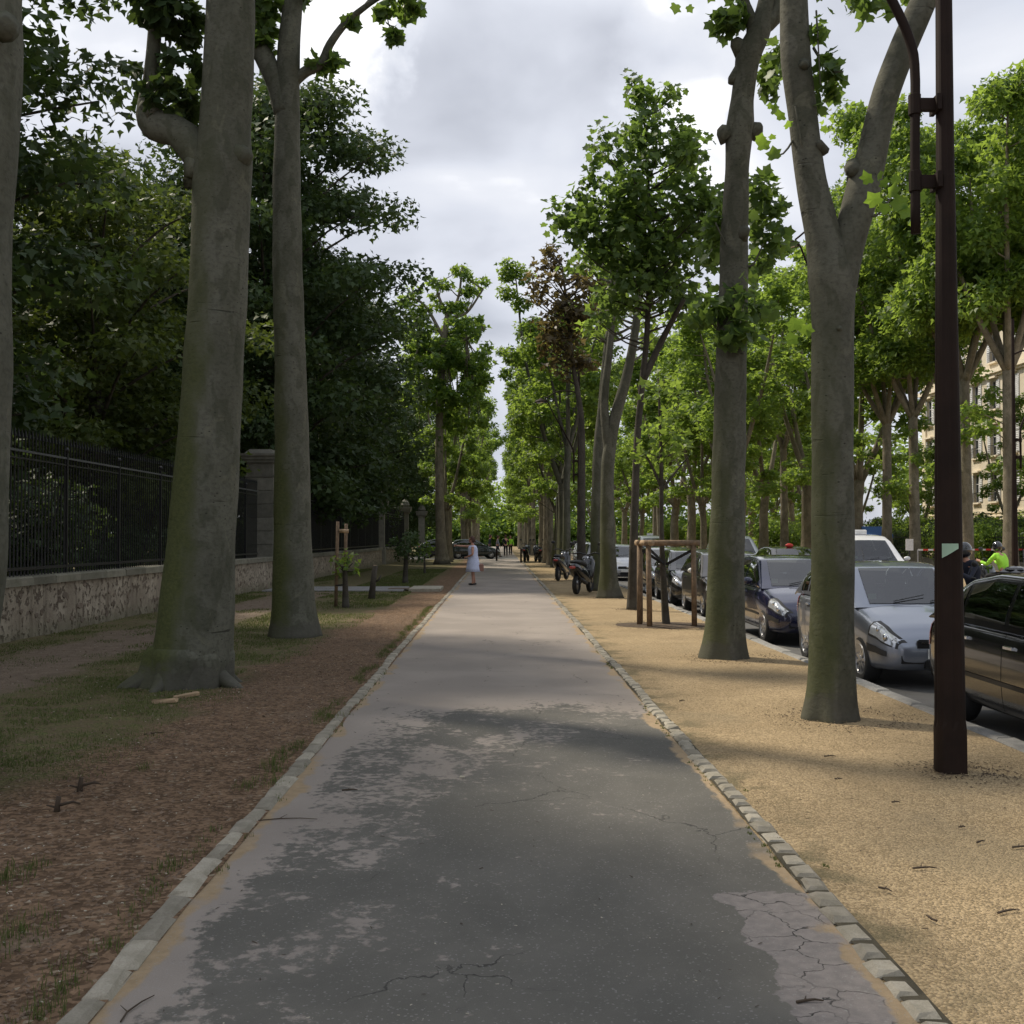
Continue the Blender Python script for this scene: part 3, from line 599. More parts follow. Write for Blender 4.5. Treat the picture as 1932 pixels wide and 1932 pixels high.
def railing(y0, y1, label, bar_gap=.13, individual=True, solid=False):
    t = thing('iron_railing', label, 'fence', (WX(y0), y0, 1.0), wang); L = (y1-y0)/wall_dir.y
    for z, nm, s in ((2.05, 'top_rail', (.05, .035)), (.12, 'bottom_rail', (.05, .05)), (1.93, 'middle_rail', (.03, .025))):
        b = MB(); b.box((0, L/2, z), (s[0], L, s[1])); b.obj(nm, MT['iron'] if nm != 'top_rail' else MT['railtop'], t)
    bb = MB(); bb.box((0, 0, 1.16), (.020, .020, 2.32)); bb.add([(-.02, -.02, 2.28), (.02, -.02, 2.28), (.02, .02, 2.28), (-.02, .02, 2.28), (0, 0, 2.44)], [(0, 1, 4), (1, 2, 4), (2, 3, 4), (3, 0, 4), (3, 2, 1, 0)]); bm_ = bb.mesh('bar_mesh', MT['iron'])
    far = MB(); n = int(L/bar_gap)
    for i in range(n):
        y = (i+.5)*L/n
        if individual and i < 290: link('bar', bm_, t, (0, y, 0))
        else: far.box((0, y, 1.2), (.02, .02, 2.4))
    if far.v: o = far.obj('bar_run', MT['iron'], t); o['kind'] = 'stuff'
    pm = MB(); pm.box((0, 0, 1.07), (.06, .06, 2.14)); pm.ball((0, 0, 2.2), .05, 8, 6); pm.tube([(-.05, 0, 1.6), (-.45, 0, .02)], [.015, .015], 5); pm_ = pm.mesh('post_mesh', MT['iron'])
    for i in range(int(L/2.6)+1): link('post', pm_, t, (0, min(L-.05, .05+i*2.6), 0))
    if solid:
        k = int(L/1.3); q = MB(); q.box((-.04, 0, 1.08), (.006, L/k-.012, 1.85)); qm = q.mesh('sheet_mesh', MT['sheet'])
        for i in range(k): link('sheet_panel', qm, t, (0, (i+.5)*L/k, 0))
    return t
MT['railtop'] = plain('grey_iron', (.075, .08, .085), .5, .2)
def pier(y, w, hgt, label, big=True, dx=0):
    t = thing('gate_pier', label, 'pillar', (WX(y)+dx, y, 0), wang); n = 8 if big else 1
    if big:
        z = 0; random.seed(3); hh = (hgt-.95)/8
        for i in range(8):
            q = MB(); q.rbox((0, 0, 0), (w, w, hh-.022), .02, None, .004)
            q.obj('block', MT['pier'], t, False, (0, 0, z+hh/2)); z += hh
        q = MB(); q.box((0, 0, z/2), (w-.05, w-.05, z)); q.obj('core', MT['pier'], t)
        q = MB(); q.box((0, 0, z+.04), (w+.05, w+.05, .08)); q.box((0, 0, z+.285), (w-.04, w-.04, .41)); q.obj('frieze', MT['pier'], t)
        q = MB(); z += .49; q.box((0, 0, z+.05), (w+.12, w+.12, .10)); q.box((0, 0, z+.16), (w+.24, w+.24, .12)); q.box((0, 0, z+.26), (w+.36, w+.36, .08)); q.box((0, 0, z+.38), (w+.1, w+.1, .16), None, .7); q.obj('cornice', MT['pier'], t)
    else:
        q = MB(); q.box((0, 0, .5), (w+.12, w+.12, 1.0)); q.box((0, 0, (hgt-1)/2+.6), (w, w, hgt-1.8)); q.obj('shaft', MT['pier'], t)
        q = MB(); z = hgt-1.2+.1; q.box((0, 0, z+.06), (w+.10, w+.10, .12)); q.box((0, 0, z+.26), (w+.3, w+.3, .26), None, 1.15); q.box((0, 0, z+.45), (w+.42, w+.42, .10)); q.lathe([(w*.55, z+.5), (w*.7, z+.62), (w*.5, z+.85), (w*.2, z+.98), (.001, z+1.05)], 10); q.obj('capital', MT['pier'], t)
    return t
wall_seg(9.5, 36.0, 'low rendered rubble wall with grey coping at left, nearest stretch before the stone pier')
wall_seg(39.6, 64, 'low rubble wall beyond the stone pier, under the dark sheeted railing')
railing(9.5, 34.4, 'black iron railing with spear-topped bars on the nearest wall')
pier(38.2, .95, 4.63, 'tall banded stone gate pier between the two mossy plane trunks', True, -.72)
railing(40.0, 64, 'dark railing backed with blue-black sheeting beyond the stone pier', .13, False, True)
for k, (y, lab) in enumerate(((65.2, 'slender stone pillar with urn-like cap at the end of the sheeted railing'), (78.5, 'second slender pillar further along, behind the leafy sapling'), (92, 'third slender pillar, farthest along the left wall'))): pier(y, .38 if k == 0 else .5, 4.35, lab, False)
wall_seg(66, 78, 'farther low wall between the slender pillars')
railing(66, 78, 'farther dark railing between the slender pillars', .14, False, True)

# ================= LAMP POSTS =================
def lamp_post(label, x, y, full=True, rz=0):
    t = thing('street_lamp', label, 'lamp post', (x, y, 0), rz, 'street lamps')
    b = MB(); n = 24
    prof = []       # fluted square-ish shaft, tapering
    hs = [0, .30, .36, 2.2, 2.25, 4.2, 4.22, 7.6, 8.6]; ws = [.094, .093, .092, .078, .077, .057, .055, .042, .038]
    vs = []; fs = []
    for h_, w_ in zip(hs, ws):
        for k in range(n):
            th = 2*math.pi*k/n; c_, s_ = math.cos(th), math.sin(th); q = w_/max(abs(c_), abs(s_))*(1 if h_ < .355 else 1); rr = lerp(w_*1.12, q, .55)
            if h_ > .355 and k % 3 == 0: rr *= .90
            vs.append((rr*c_, rr*s_, h_))
    for i in range(len(hs)-1):
        for k in range(n): fs.append((i*n+k, i*n+(k+1) % n, (i+1)*n+(k+1) % n, (i+1)*n+k))
    fs.append(tuple((len(hs)-1)*n+k for k in range(n))); b.add(vs, fs); b.obj('pole', MT['pole'], t)
    ax = -.215
    pts = spline([(ax, 0, 3.80), (ax, 0, 4.4), (ax+.005, 0, 4.95), (ax-.03, 0, 5.18), (ax-.15, 0, 5.46), (ax-.42, 0, 5.95), (ax-.80, 0, 6.6), (-1.30, 0, 7.17), (-1.46, 0, 7.20)], 26)
    b = MB(); b.tube(pts, rads([.034, .034, .033, .026, .022], len(pts)-1), 12); b.obj('arm', MT['pole'], t, True)
    b = MB(); b.tube(spline([(0, 0, 7.45), (-.35, 0, 7.58), (-.9, 0, 7.55), (-1.40, 0, 7.25)], 14), rads([.03, .022], 14), 10); b.obj('top_arm', MT['pole'], t, True)
    for z in (4.17, 4.72):
        b = MB(); b.box((-.14, 0, z), (.13, .05, .085)); b.lathe([(.034, -.075), (.044, -.07), (.044, .07), (.034, .075)], 12, (ax, 0, z)); b.box((-.065, 0, z), (.03, .16, .11)); b.obj('bracket', MT['pole'], t)
    b = MB(); b.lathe([(.001, .10), (.05, .10), (.09, .06), (.22, .01), (.27, -.05), (.27, -.065), (.20, -.07)], 18, (-1.55, 0, 7.18)); h_ = b.obj('lamp_shade', MT['pole'], t, True)
    b = MB(); b.lathe([(.20, -.07), (.15, -.10), (.001, -.12)], 18, (-1.55, 0, 7.18)); b.obj('lens', MT['chrome'], h_, True)
    return t
lp = lamp_post('tall maroon lamp post on the gravel at right, nearest one, with side arm pipe', 3.17, 7.77)
b = MB(); b.box((0, 0, 0), (.012, .0, .0)); 
st = MB(); st.add([(-.085, -.098, 1.60), (.03, -.098, 1.60), (.03, -.098, 1.565), (-.045, -.098, 1.52), (-.085, -.098, 1.50), (-.085, -.095, 1.60), (.03, -.095, 1.60), (.03, -.095, 1.565), (-.045, -.095, 1.52), (-.085, -.095, 1.50)], [(4, 3, 2, 1, 0), (5, 6, 7, 8, 9), (0, 1, 6, 5), (1, 2, 7, 6), (2, 3, 8, 7), (3, 4, 9, 8), (4, 0, 5, 9)])
tag(st.obj('sticker', MT['paper'], None, False, (3.17, 7.77, 0)), 'torn pale green sticker on the nearest lamp post', 'sticker')
lamp_post('maroon lamp post in the right-hand gravel row, second one, its shade hanging over the path', 3.25, 45)
lamp_post('maroon lamp post in the right-hand gravel row, farthest one', 3.25, 78)
l4 = lamp_post('maroon lamp post on the far side of the road at the right edge', 16.4, 35.0, rz=math.pi)
l5 = lamp_post('tall dark lamp post behind the forked trunk, only its shade peeking out', 11.9, 40); l5.scale = (1.4, 1.4, 1.72); l5.location.x = 12.75
# ================= TREES =================
def build_tree(name, label, cat, base, parts, clumps, leafsz, tpl, leafm, barkm, group=None, droop=.35, flat=.6, extra=None):
    """parts: list of (points, radii, sides, lump, flare)  all in world coordinates"""
    base = Vector(base); t = thing(name, label, cat, base, 0, group); b = MB()
    for k, (pts, rad, n, lump, flare) in enumerate(parts):
        b.tube([Vector(q)-base for q in pts], rad, n, lump, k+base.y, flare, .28, True)
    b.obj('trunk', barkm, t, True)
    if clumps:
        C, O = clump_pts([(tuple(Vector(c)-base), r, n) for c, r, n in clumps]); link('crown', leaf_mesh('crown_mesh', C, O, leafsz, tpl, leafm, droop, flat), t)
    return t
def limb(pts, r0, r1, n=10, lump=.08): p_ = spline(pts, max(6, len(pts)*4)); return (p_, rads([r0, r1], len(p_)-1), n, lump, 0)
def twigs_to(clumps, src, r=.03, seg=5, sag=.0):
    out = []
    for c, rr, n in clumps:
        if len(clumps) > 60 and random.random() < .6: continue
        c = Vector(c); best = min(src, key=lambda s: (s-c).length + 2.5*max(0, s.z-c.z+.55*math.hypot(s.x-c.x, s.y-c.y))); m = best.lerp(c, .5) + Vector((0, 0, -(c-best).length*.08)); out.append((spline([best, m, c], seg), rads([r, r*.3], seg), 6, .05, 0))
    return out
# ---- hand-placed foreground trunks ----
def trunk_ctrl(ctrl, Y, dy=0):   # (u, v, width) readings -> points, radii at distance Y
    pts = []; rad = []
    for k, (u, v, w) in enumerate(ctrl): p = P(u, v, Y+dy*k); pts.append(p); rad.append(w/F*Y/2)
    n = len(ctrl)*7; 
    P2 = spline(pts, n); return P2, rads(rad, n)
def crownup(c, r, n, k, seed):   # a cloud of clumps round a centre, for crowns above the picture
    random.seed(seed); out = []
    for i in range(k):
        d = Vector((random.gauss(0, 1), random.gauss(0, 1), random.gauss(0, .8))).normalized()*random.uniform(.35, 1); q = random.uniform(.7, 1.25)
        out.append(((c[0]+d.x*r[0], c[1]+d.y*r[1], c[2]+d.z*r[2]), (q, q, q*.7), n))
    return out
# L0: trunk on the left edge
Y = 7.0; pts, rad = trunk_ctrl([(-250, 1500, 300), (-190, 1350, 275), (-130, 1130, 246), (-112, 900, 232), (-100, 700, 224), (-90, 420, 214), (-78, 230, 214), (-76, 60, 222), (-62, -150, 200), (-40, -500, 180), (-20, -900, 150)], Y)
pts[0].z = -.1
cl = crownup((-3.0, 7.5, 10.5), (2.6, 3.0, 2.2), 160, 7, 1)
build_tree('plane_tree', 'smooth grey plane trunk cut off by the left edge of the picture', 'tree', (pts[0].x, Y, 0), [(pts, rad, 28, .05, .35)] + [([P(8, 50, Y-.26), P(12, 52, Y-.30)], [.09, .05], 10, .1, 0)] + twigs_to(cl, pts[-12:], .07), cl, .17, LF3, MT['leaf'], MT['barkL'], 'plane trees left of the path')
# L1: big mossy trunk
Y = 12.4; pts, rad = trunk_ctrl([(352, 1302, 146), (362, 1240, 144), (371, 1150, 138), (381, 1000, 124), (392, 850, 117), (402, 700, 111), (411, 550, 108), (417, 400, 106), (422, 310, 108), (425, 240, 97), (432, 100, 92), (436, -60, 88), (440, -300, 80), (446, -600, 66), (450, -800, 50)], Y)
pts[0].z = -.08
br = [(spline([P(400, 330, Y), P(372, 285, Y), P(335, 248, Y+.05), P(300, 238, Y+.1), P(283, 215, Y+.1), P(285, 150, Y+.15), P(289, 100, Y+.1), P(293, 40, Y+.1), P(300, -60, Y)], 26), rads([.24, .20, .17, .19, .16, .09, .08, .075, .05], 26), 12, .10, 0),
      ([P(372, 330, Y-.02), P(360, 318, Y-.1), P(356, 335, Y-.1)], [.2, .12, .05], 10, .15, 0), ([P(452, 296, Y-.12), P(468, 296, Y-.16), P(473, 300, Y-.16)], [.17, .10, .05], 10, .1, 0),
      ([P(290, 218, Y), P(272, 200, Y), P(266, 196, Y)], [.1, .07, .04], 8, .15, 0)]
c0 = Vector((pts[0].x, Y, 0)); br.append(([c0+Vector((0, 0, z)) for z in (-.12, .0, .08, .16, .24, .31, .36, .40, .43)], [.51, .50, .485, .475, .475, .48, .475, .455, .42], 56, .30, .04))
for (a, q) in ((-.35, .70), (-2.75, .72), (-1.9, .62), (3.6, .66), (.4, .6)): d = Vector((math.cos(a), math.sin(a), 0)); br.append((spline([c0+d*.30+Vector((0, 0, .20)), c0+d*.42+Vector((0, 0, .10)), c0+d*(q-.10)+Vector((0, 0, .02)), c0+d*(q+.06)+Vector((0, 0, -.06))], 8), rads([.12, .11, .07, .03], 8), 10, .3, 0))
cl = [(P(345, 195, Y+.1), (.20, .35, .17), 85), (P(318, 150, Y), (.14, .2, .13), 36), (P(318, 30, Y), (.34, .4, .16), 150), (P(300, -20, Y), (.36, .4, .28), 190), (P(350, 70, Y+.1), (.18, .25, .10), 40), (P(243, 128, Y), (.13, .12, .05), 14), (P(275, 158, Y), (.09, .1, .05), 10), (P(330, 105, Y), (.13, .15, .06), 16), (P(365, 40, Y+.3), (.15, .2, .25), 50), (P(285, 185, Y-.1), (.07, .1, .08), 18), (P(370, 120, Y+.2), (.10, .2, .2), 30)]
cu = crownup((-3.0, 12.8, 12.3), (3.0, 3.2, 2.6), 200, 8, 2)
build_tree('plane_tree', 'thickest mossy plane trunk with knobbly root collar and elbowed branch, left foreground', 'tree', (pts[0].x, Y, 0), [(pts, rad, 36, .055, .10)] + br + twigs_to(cu, pts[-16:], .08), [(tuple(c), r, n) for c, r, n in cl]+cu, .15, LF5, MT['leafP'], MT['barkL'], 'plane trees left of the path', .2, .5)
# L2
Y = 18.3; pts, rad = trunk_ctrl([(556, 1206, 88), (553, 1120, 78), (552, 1000, 70), (551, 850, 64), (548, 700, 59), (544, 550, 57), (541, 420, 54), (541, 310, 50), (542, 230, 46), (545, 100, 43), (552, 0, 38), (555, -200, 34), (560, -450, 26)], Y); pts[0].z = -.08
br = [(spline([P(541, 215, Y), P(522, 160, Y), P(497, 105, Y), P(487, 85, Y), P(492, -40, Y)], 16), rads([.20, .17, .17, .14, .11], 16), 12, .08, 0),
      (spline([P(548, 160, Y), P(575, 136, Y), P(607, 118, Y), P(622, 84, Y), P(650, 46, Y), P(690, 12, Y), P(725, -10, Y)], 22), rads([.10, .09, .085, .07, .06, .05, .035], 22), 10, .1, 0),
      (spline([P(650, 46, Y), P(672, 28, Y), P(700, -4, Y)], 8), rads([.03, .02], 8), 6, .05, 0), (spline([P(727, 10, Y), P(733, 45, Y), P(738, 60, Y)], 6), rads([.012, .008], 6), 5, 0, 0)]
cl = [(P(765, 8, Y), (.27, .35, .20), 90), (P(740, 66, Y), (.12, .15, .14), 34), (P(606, 124, Y), (.22, .2, .10), 34), (P(632, 112, Y), (.10, .15, .08), 14), (P(496, 62, Y), (.22, .3, .24), 90), (P(500, 10, Y), (.30, .3, .3), 110), (P(660, 40, Y), (.12, .12, .08), 18), (P(575, -3, Y), (.15, .2, .04), 14), (P(500, 88, Y), (.2, .2, .10), 30), (P(720, 22, Y), (.1, .15, .1), 18)]
cu = crownup((-3.0, 18.5, 13.6), (2.8, 3.0, 2.3), 200, 8, 3)
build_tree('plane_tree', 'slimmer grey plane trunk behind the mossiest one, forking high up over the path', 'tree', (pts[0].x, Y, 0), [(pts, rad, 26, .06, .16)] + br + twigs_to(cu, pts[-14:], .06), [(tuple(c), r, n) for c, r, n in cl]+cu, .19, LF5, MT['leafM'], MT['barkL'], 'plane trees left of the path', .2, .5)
# T1 forked trunk on the right
Y = 10.1; pts, rad = trunk_ctrl([(1566, 1358, 96), (1568, 1290, 86), (1570, 1150, 80), (1571, 1000, 78), (1571, 850, 76), (1571, 700, 78), (1571, 600, 80), (1567, 520, 88), (1552, 440, 66), (1530, 340, 57), (1515, 220, 55), (1502, 120, 55), (1498, 20, 52), (1496, -120, 48), (1490, -400, 40), (1485, -700, 28)], Y); pts[0].z = -.08
p2, r2 = trunk_ctrl([(1578, 560, 66), (1602, 455, 62), (1627, 360, 64), (1645, 290, 57), (1668, 190, 53), (1700, 100, 52), (1735, 20, 50), (1770, -60, 46), (1830, -250, 40), (1880, -500, 28)], Y)
br = [(p2, r2, 22, .05, 0), ([P(1553, 285, Y-.05), P(1546, 268, Y-.15)], [.06, .03], 8, 0, 0), ([P(1612, 318, Y), P(1606, 322, Y-.1)], [.10, .05], 8, .1, 0), ([P(1515, 123, Y-.1), P(1519, 122, Y-.2)], [.07, .02], 8, 0, 0), ([P(1582, 620, Y-.15), P(1584, 620, Y-.22)], [.05, .01], 8, 0, 0)]
def chain(a, b_, Y, r=.012, sag=20): return (spline([P(a[0], a[1], Y), P((a[0]+b_[0])/2, (a[1]+b_[1])/2+sag, Y-.1), P(b_[0], b_[1], Y-.2)], 6), rads([r, r*.5], 6), 5, 0, 0)
br += [chain((1505, 250), (1450, 290), Y), chain((1535, 90), (1590, 135), Y, .015), chain((1540, 20), (1548, 160), Y, .01, 0), chain((1625, 400), (1680, 375), Y, .015), chain((1530, 330), (1500, 200), Y)]
cl = [(P(1560, 135, Y), (.13, .25, .17), 50), (P(1575, 165, Y+.1), (.07, .2, .10), 20), (P(1545, 60, Y), (.07, .15, .18), 20), (P(1470, 105, Y+.4), (.08, .2, .25), 26), (P(1548, 200, Y), (.05, .1, .05), 8)]
cl += [(P(1665, 5, Y+1), (.25, .3, .12), 34), (P(1630, -15, Y+1), (.2, .3, .12), 20)]
cu = crownup((3.4, 10.8, 9.6), (3.0, 3.0, 2.0), 150, 8, 4)
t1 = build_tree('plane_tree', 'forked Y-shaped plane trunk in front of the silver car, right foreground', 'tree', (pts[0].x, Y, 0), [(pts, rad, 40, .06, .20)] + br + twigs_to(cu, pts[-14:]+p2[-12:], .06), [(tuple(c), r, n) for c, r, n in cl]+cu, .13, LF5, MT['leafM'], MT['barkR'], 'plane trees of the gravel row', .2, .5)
# single large sunlit leaves beside the forked trunk
T, Fc = LF5; random.seed(12); LM = []
for k in range(4):
    V = [(x_, y_, z_+.06*math.sin(3*x_+k)+.05*abs(x_)) for x_, y_, z_ in T]; me = bpy.data.meshes.new('leaf_mesh'); me.from_pydata(V, [], [tuple(int(i) for i in f) for f in Fc]); me.materials.append(MT['leafN']); LM.append(me)
def near_leaf(u, v, size, Y, parent, roll=0):
    o = link('leaf', random.choice(LM)); p = P(u, v, Y); o.parent = parent; o.location = p - parent.location
    o.rotation_euler = (R(random.uniform(95, 150)), random.uniform(-.5, .5), R(random.uniform(-70, 70))+roll); o.scale = (size,)*3
for (u, v, s, Yd) in ((1441, 282, .16, 9.7), (1462, 300, .17, 9.6), (1432, 268, .13, 9.8), (1458, 262, .09, 9.8), (1462, 215, .15, 9.8), (1476, 225, .16, 9.7), (1455, 205, .10, 9.8), (1488, 240, .11, 9.6), (1552, 248, .09, 9.7),
                      (1640, 345, .18, 9.6), (1665, 352, .14, 9.6), (1655, 385, .2, 9.5), (1682, 372, .2, 9.5), (1700, 395, .2, 9.5), (1718, 360, .15, 9.6), (1690, 345, .12, 9.7), (1675, 400, .17, 9.6), (1712, 410, .16, 9.5), (1500, 622, .18, 9.6), (1518, 630, .16, 9.6), (1497, 648, .17, 9.5), (1512, 612, .14, 9.7), (1735, 380, .14, 9.6), (1655, 335, .12, 9.7)): near_leaf(u, v, s*.72, Yd, t1)
# T2
Y = 15.1; pts, rad = trunk_ctrl([(1364, 1246, 82), (1367, 1190, 74), (1370, 1080, 68), (1373, 950, 64), (1376, 820, 61), (1379, 700, 58), (1382, 600, 57), (1384, 520, 54), (1385, 470, 54), (1387, 400, 48), (1390, 320, 46), (1394, 262, 50), (1397, 235, 52), (1400, 190, 44), (1408, 130, 44), (1414, 100, 48), (1432, 60, 44), (1445, 10, 34), (1455, -60, 28), (1470, -300, 22)], Y); pts[0].z = -.08
br = [([P(1375, 262, Y), P(1364, 246, Y), P(1358, 240, Y)], [.13, .10, .05], 10, .15, 0), ([P(1416, 255, Y), P(1430, 240, Y), P(1436, 236, Y)], [.12, .10, .05], 10, .15, 0), ([P(1395, 130, Y), P(1382, 150, Y), P(1380, 158, Y)], [.08, .07, .05], 9, .1, 0),
      ([P(1405, 110, Y), P(1390, 82, Y), P(1386, 74, Y)], [.12, .10, .06], 10, .1, 0), (spline([P(1420, 75, Y), P(1418, 40, Y), P(1405, 5, Y), P(1395, -40, Y)], 10), rads([.09, .08, .06], 10), 9, .05, 0),
      (spline([P(1425, 60, Y), P(1462, 30, Y), P(1475, -30, Y), P(1500, -150, Y)], 10), rads([.12, .11, .09, .06], 10), 9, .05, 0), ([P(1398, 445, Y-.1), P(1410, 430, Y-.2)], [.12, .05], 9, .1, 0), chain((1400, 640), (1330, 590), Y, .02), chain((1395, 470), (1350, 420), Y, .02), chain((1400, 500), (1440, 460), Y, .02)]
cl = [(P(1375, 45, Y), (.20, .25, .18), 60), (P(1392, 20, Y), (.12, .2, .20), 36), (P(1362, 35, Y), (.12, .2, .09), 22), (P(1450, 150, Y+.3), (.12, .25, .25), 50), (P(1455, 110, Y+.3), (.12, .25, .2), 36), (P(1345, 580, Y-.2), (.30, .40, .18), 60), (P(1318, 600, Y), (.20, .35, .14), 26), (P(1405, 565, Y-.3), (.16, .3, .30), 50), (P(1398, 625, Y-.4), (.26, .3, .20), 60), (P(1440, 590, Y), (.22, .35, .20), 40), (P(1370, 550, Y), (.2, .3, .2), 22),
      (P(1345, 430, Y+.3), (.18, .3, .22), 60), (P(1372, 640, Y-.4), (.13, .2, .12), 40), (P(1440, 400, Y+1.2), (.35, .5, .45), 150), (P(1455, 460, Y+1.2), (.28, .4, .25), 90), (P(1430, 350, Y+1.2), (.25, .4, .2), 50), (P(1425, 505, Y+1), (.2, .3, .2), 50), (P(1340, 480, Y+.5), (.15, .3, .2), 40)]
cu = crownup((3.6, 15.4, 12.0), (2.8, 2.6, 2.2), 170, 8, 5)
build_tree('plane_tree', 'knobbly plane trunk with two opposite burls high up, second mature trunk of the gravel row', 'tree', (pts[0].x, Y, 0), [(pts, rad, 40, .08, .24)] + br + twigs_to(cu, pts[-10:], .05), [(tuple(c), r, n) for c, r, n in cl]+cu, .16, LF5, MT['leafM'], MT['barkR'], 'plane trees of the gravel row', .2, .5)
# T3: slim dark trunk with the tall pyramid crown over the gravel
def px_clumps(L, Y, dz, dens, seed, rmin=.3):
    random.seed(seed); out = []
    for (u, v, ru, rv) in L:
        c = P(u, v, Y); rx = ru/F*Y; rz = rv/F*Y; n = max(4, int(4.2*(ru*rv)/900))
        for i in range(n):
            a = random.uniform(0, 6.283); k = math.sqrt(random.random()); q = random.uniform(.26, .50)*min(1.15, .5+rx*.5)
            out.append(((c.x+rx*k*math.cos(a)*.92, c.y+random.uniform(-1, 1)*max(rx, .6)*dz, c.z+rz*k*math.sin(a)*.92), (q*1.15, q*1.15, q*.85), max(14, int(dens*q*q*q*1.5+dens*q*.3))))
    return out
Y = 25; pts, rad = trunk_ctrl([(1193, 1152, 21), (1194, 1080, 17), (1198, 950, 15), (1203, 820, 13), (1212, 720, 12), (1220, 640, 11), (1224, 540, 10), (1226, 440, 8), (1222, 330, 6), (1215, 220, 4)], Y); pts[0].z = -.05
cl = px_clumps([(1203, 150, 20, 26), (1198, 200, 32, 26), (1262, 180, 10, 16), (1215, 250, 50, 30), (1290, 240, 18, 12), (1175, 300, 60, 50), (1250, 300, 70, 50), (1120, 350, 34, 28), (1075, 395, 40, 26), (1150, 385, 80, 50), (1240, 400, 95, 60), (1315, 370, 40, 50), (1330, 430, 40, 40), (1110, 440, 60, 38), (1190, 480, 80, 50), (1290, 490, 70, 55), (1240, 550, 70, 40), (1300, 560, 40, 35), (1160, 545, 50, 40), (1140, 600, 35, 28), (1100, 490, 38, 32)], Y, .9, 185, 6)
twg = twigs_to(cl, pts[-45:], .026)
build_tree('plane_tree', 'slim dark-barked tree carrying the tall pointed green crown over the gravel', 'tree', (pts[0].x, Y, 0), [(pts, rad, 16, .06, .15)] + [limb([P(1212, 720, Y), P(1250, 640, Y), P(1290, 565, Y-.5)], .09, .05, 8)] + twg, cl, .165, LF5, MT['leafM'], MT['barkD'], 'plane trees of the gravel row', .25, .55)
# T5 straight trunk close behind the scooter
Y = 33.8; pts, rad = trunk_ctrl([(1127, 1114, 34), (1127, 1060, 27), (1127, 950, 24), (1130, 850, 22), (1138, 760, 19), (1146, 660, 16), (1160, 560, 12), (1170, 480, 8)], Y); pts[0].z = -.05
cl = px_clumps([(1150, 500, 40, 30), (1195, 540, 36, 30), (1120, 620, 24, 30), (1180, 440, 40, 30), (1220, 600, 24, 24)], Y, .9, 110, 19)
build_tree('plane_tree', 'straight plane trunk just behind the scooter, left of the curved one', 'tree', (pts[0].x, Y, 0), [(pts, rad, 16, .07, .2)] + twigs_to(cl, pts[-16:], .035), cl, .22, LF3, MT['leaf'], MT['barkR'], 'plane trees of the gravel row')
# copper-leaved tree
Y = 39.5; pts, rad = trunk_ctrl([(1097, 1100, 20), (1097, 1000, 15), (1098, 900, 13), (1097, 800, 12), (1090, 740, 10), (1080, 680, 8), (1070, 580, 6), (1060, 500, 3)], Y); pts[0] = Vector((3.0, Y, -.05)); 
cl = px_clumps([(1030, 490, 28, 24), (1070, 520, 50, 40), (1040, 560, 45, 36), (1095, 580, 48, 40), (1060, 620, 50, 40), (1030, 640, 30, 26), (1090, 660, 45, 36), (1060, 690, 36, 26), (1115, 520, 30, 30)], Y, .8, 210, 8)
build_tree('copper_tree', 'tree with brownish copper leaves between the green crowns over the gravel', 'tree', (3.0, Y, 0), [(pts, rad, 12, .05, .2)] + twigs_to(cl, pts[-30:], .04), cl, .25, LF3, MT['leafB'], MT['barkD'])
# T4 leaning pair
Y = 29.8; pts, rad = trunk_ctrl([(1151, 1128, 42), (1148, 1080, 32), (1146, 980, 27), (1147, 880, 25), (1158, 800, 22), (1180, 720, 20), (1196, 640, 16), (1205, 560, 13), (1208, 470, 9)], Y); pts[0].z = -.05
p2, r2 = trunk_ctrl([(1150, 860, 20), (1140, 760, 16), (1150, 660, 13), (1158, 560, 10), (1150, 480, 7)], Y)
cl = px_clumps([(1130, 470, 45, 40), (1180, 420, 50, 40), (1230, 500, 50, 45), (1150, 560, 40, 45), (1235, 620, 35, 30), (1275, 530, 40, 30)], Y+1, .9, 110, 9)
build_tree('plane_tree', 'plane trunk curving right behind the parked scooter, splitting in two', 'tree', (pts[0].x, Y, 0), [(pts, rad, 18, .09, .28), (p2, r2, 12, .06, 0)] + twigs_to(cl, pts[-30:]+p2[-12:], .04), cl, .22, LF3, MT['leaf'], MT['barkR'], 'plane trees of the gravel row')
# L3: pruned plane with separate tufts
Y = 66; pts, rad = trunk_ctrl([(834, 1063, 26), (831, 1000, 18), (829, 900, 16), (829, 800, 15), (832, 720, 15), (838, 640, 12), (845, 590, 9)], Y); pts[0].z = -.05
LB = [((838, 640), (800, 575), (760, 560)), ((845, 600), (828, 560), (822, 530)), ((845, 600), (865, 560), (872, 500)), ((845, 600), (880, 590), (912, 545)), ((835, 680), (790, 650), (755, 640)), ((838, 650), (880, 640), (912, 620))]
cl = px_clumps([(872, 508, 22, 20), (825, 540, 24, 22), (905, 548, 30, 30), (770, 570, 26, 24), (885, 560, 24, 24), (800, 600, 30, 24), (760, 620, 24, 24), (850, 640, 50, 36), (900, 620, 30, 30), (800, 660, 50, 36), (870, 690, 50, 36), (810, 720, 50, 36), (780, 760, 40, 30), (860, 760, 50, 36), (900, 740, 34, 36), (840, 810, 36, 26), (780, 830, 28, 24), (890, 800, 30, 30), (838, 600, 62, 36), (848, 670, 78, 44), (842, 745, 80, 44), (815, 690, 60, 46), (880, 650, 50, 40)], Y, .9, 300, 10)
build_tree('plane_tree', 'tall pruned plane tree with tufted top left of the path, beyond the woman', 'tree', (pts[0].x, Y, 0), [(pts, rad, 16, .07, .3)] + [limb([P(a[0], a[1], Y) for a in q], .11, .05, 8) for q in LB] + twigs_to(cl, [P(*q[k], Y) for q in LB for k in (1, 2)]+pts[-10:], .05), cl, .32, LF3, MT['leaf'], MT['barkF'], 'plane trees left of the path')

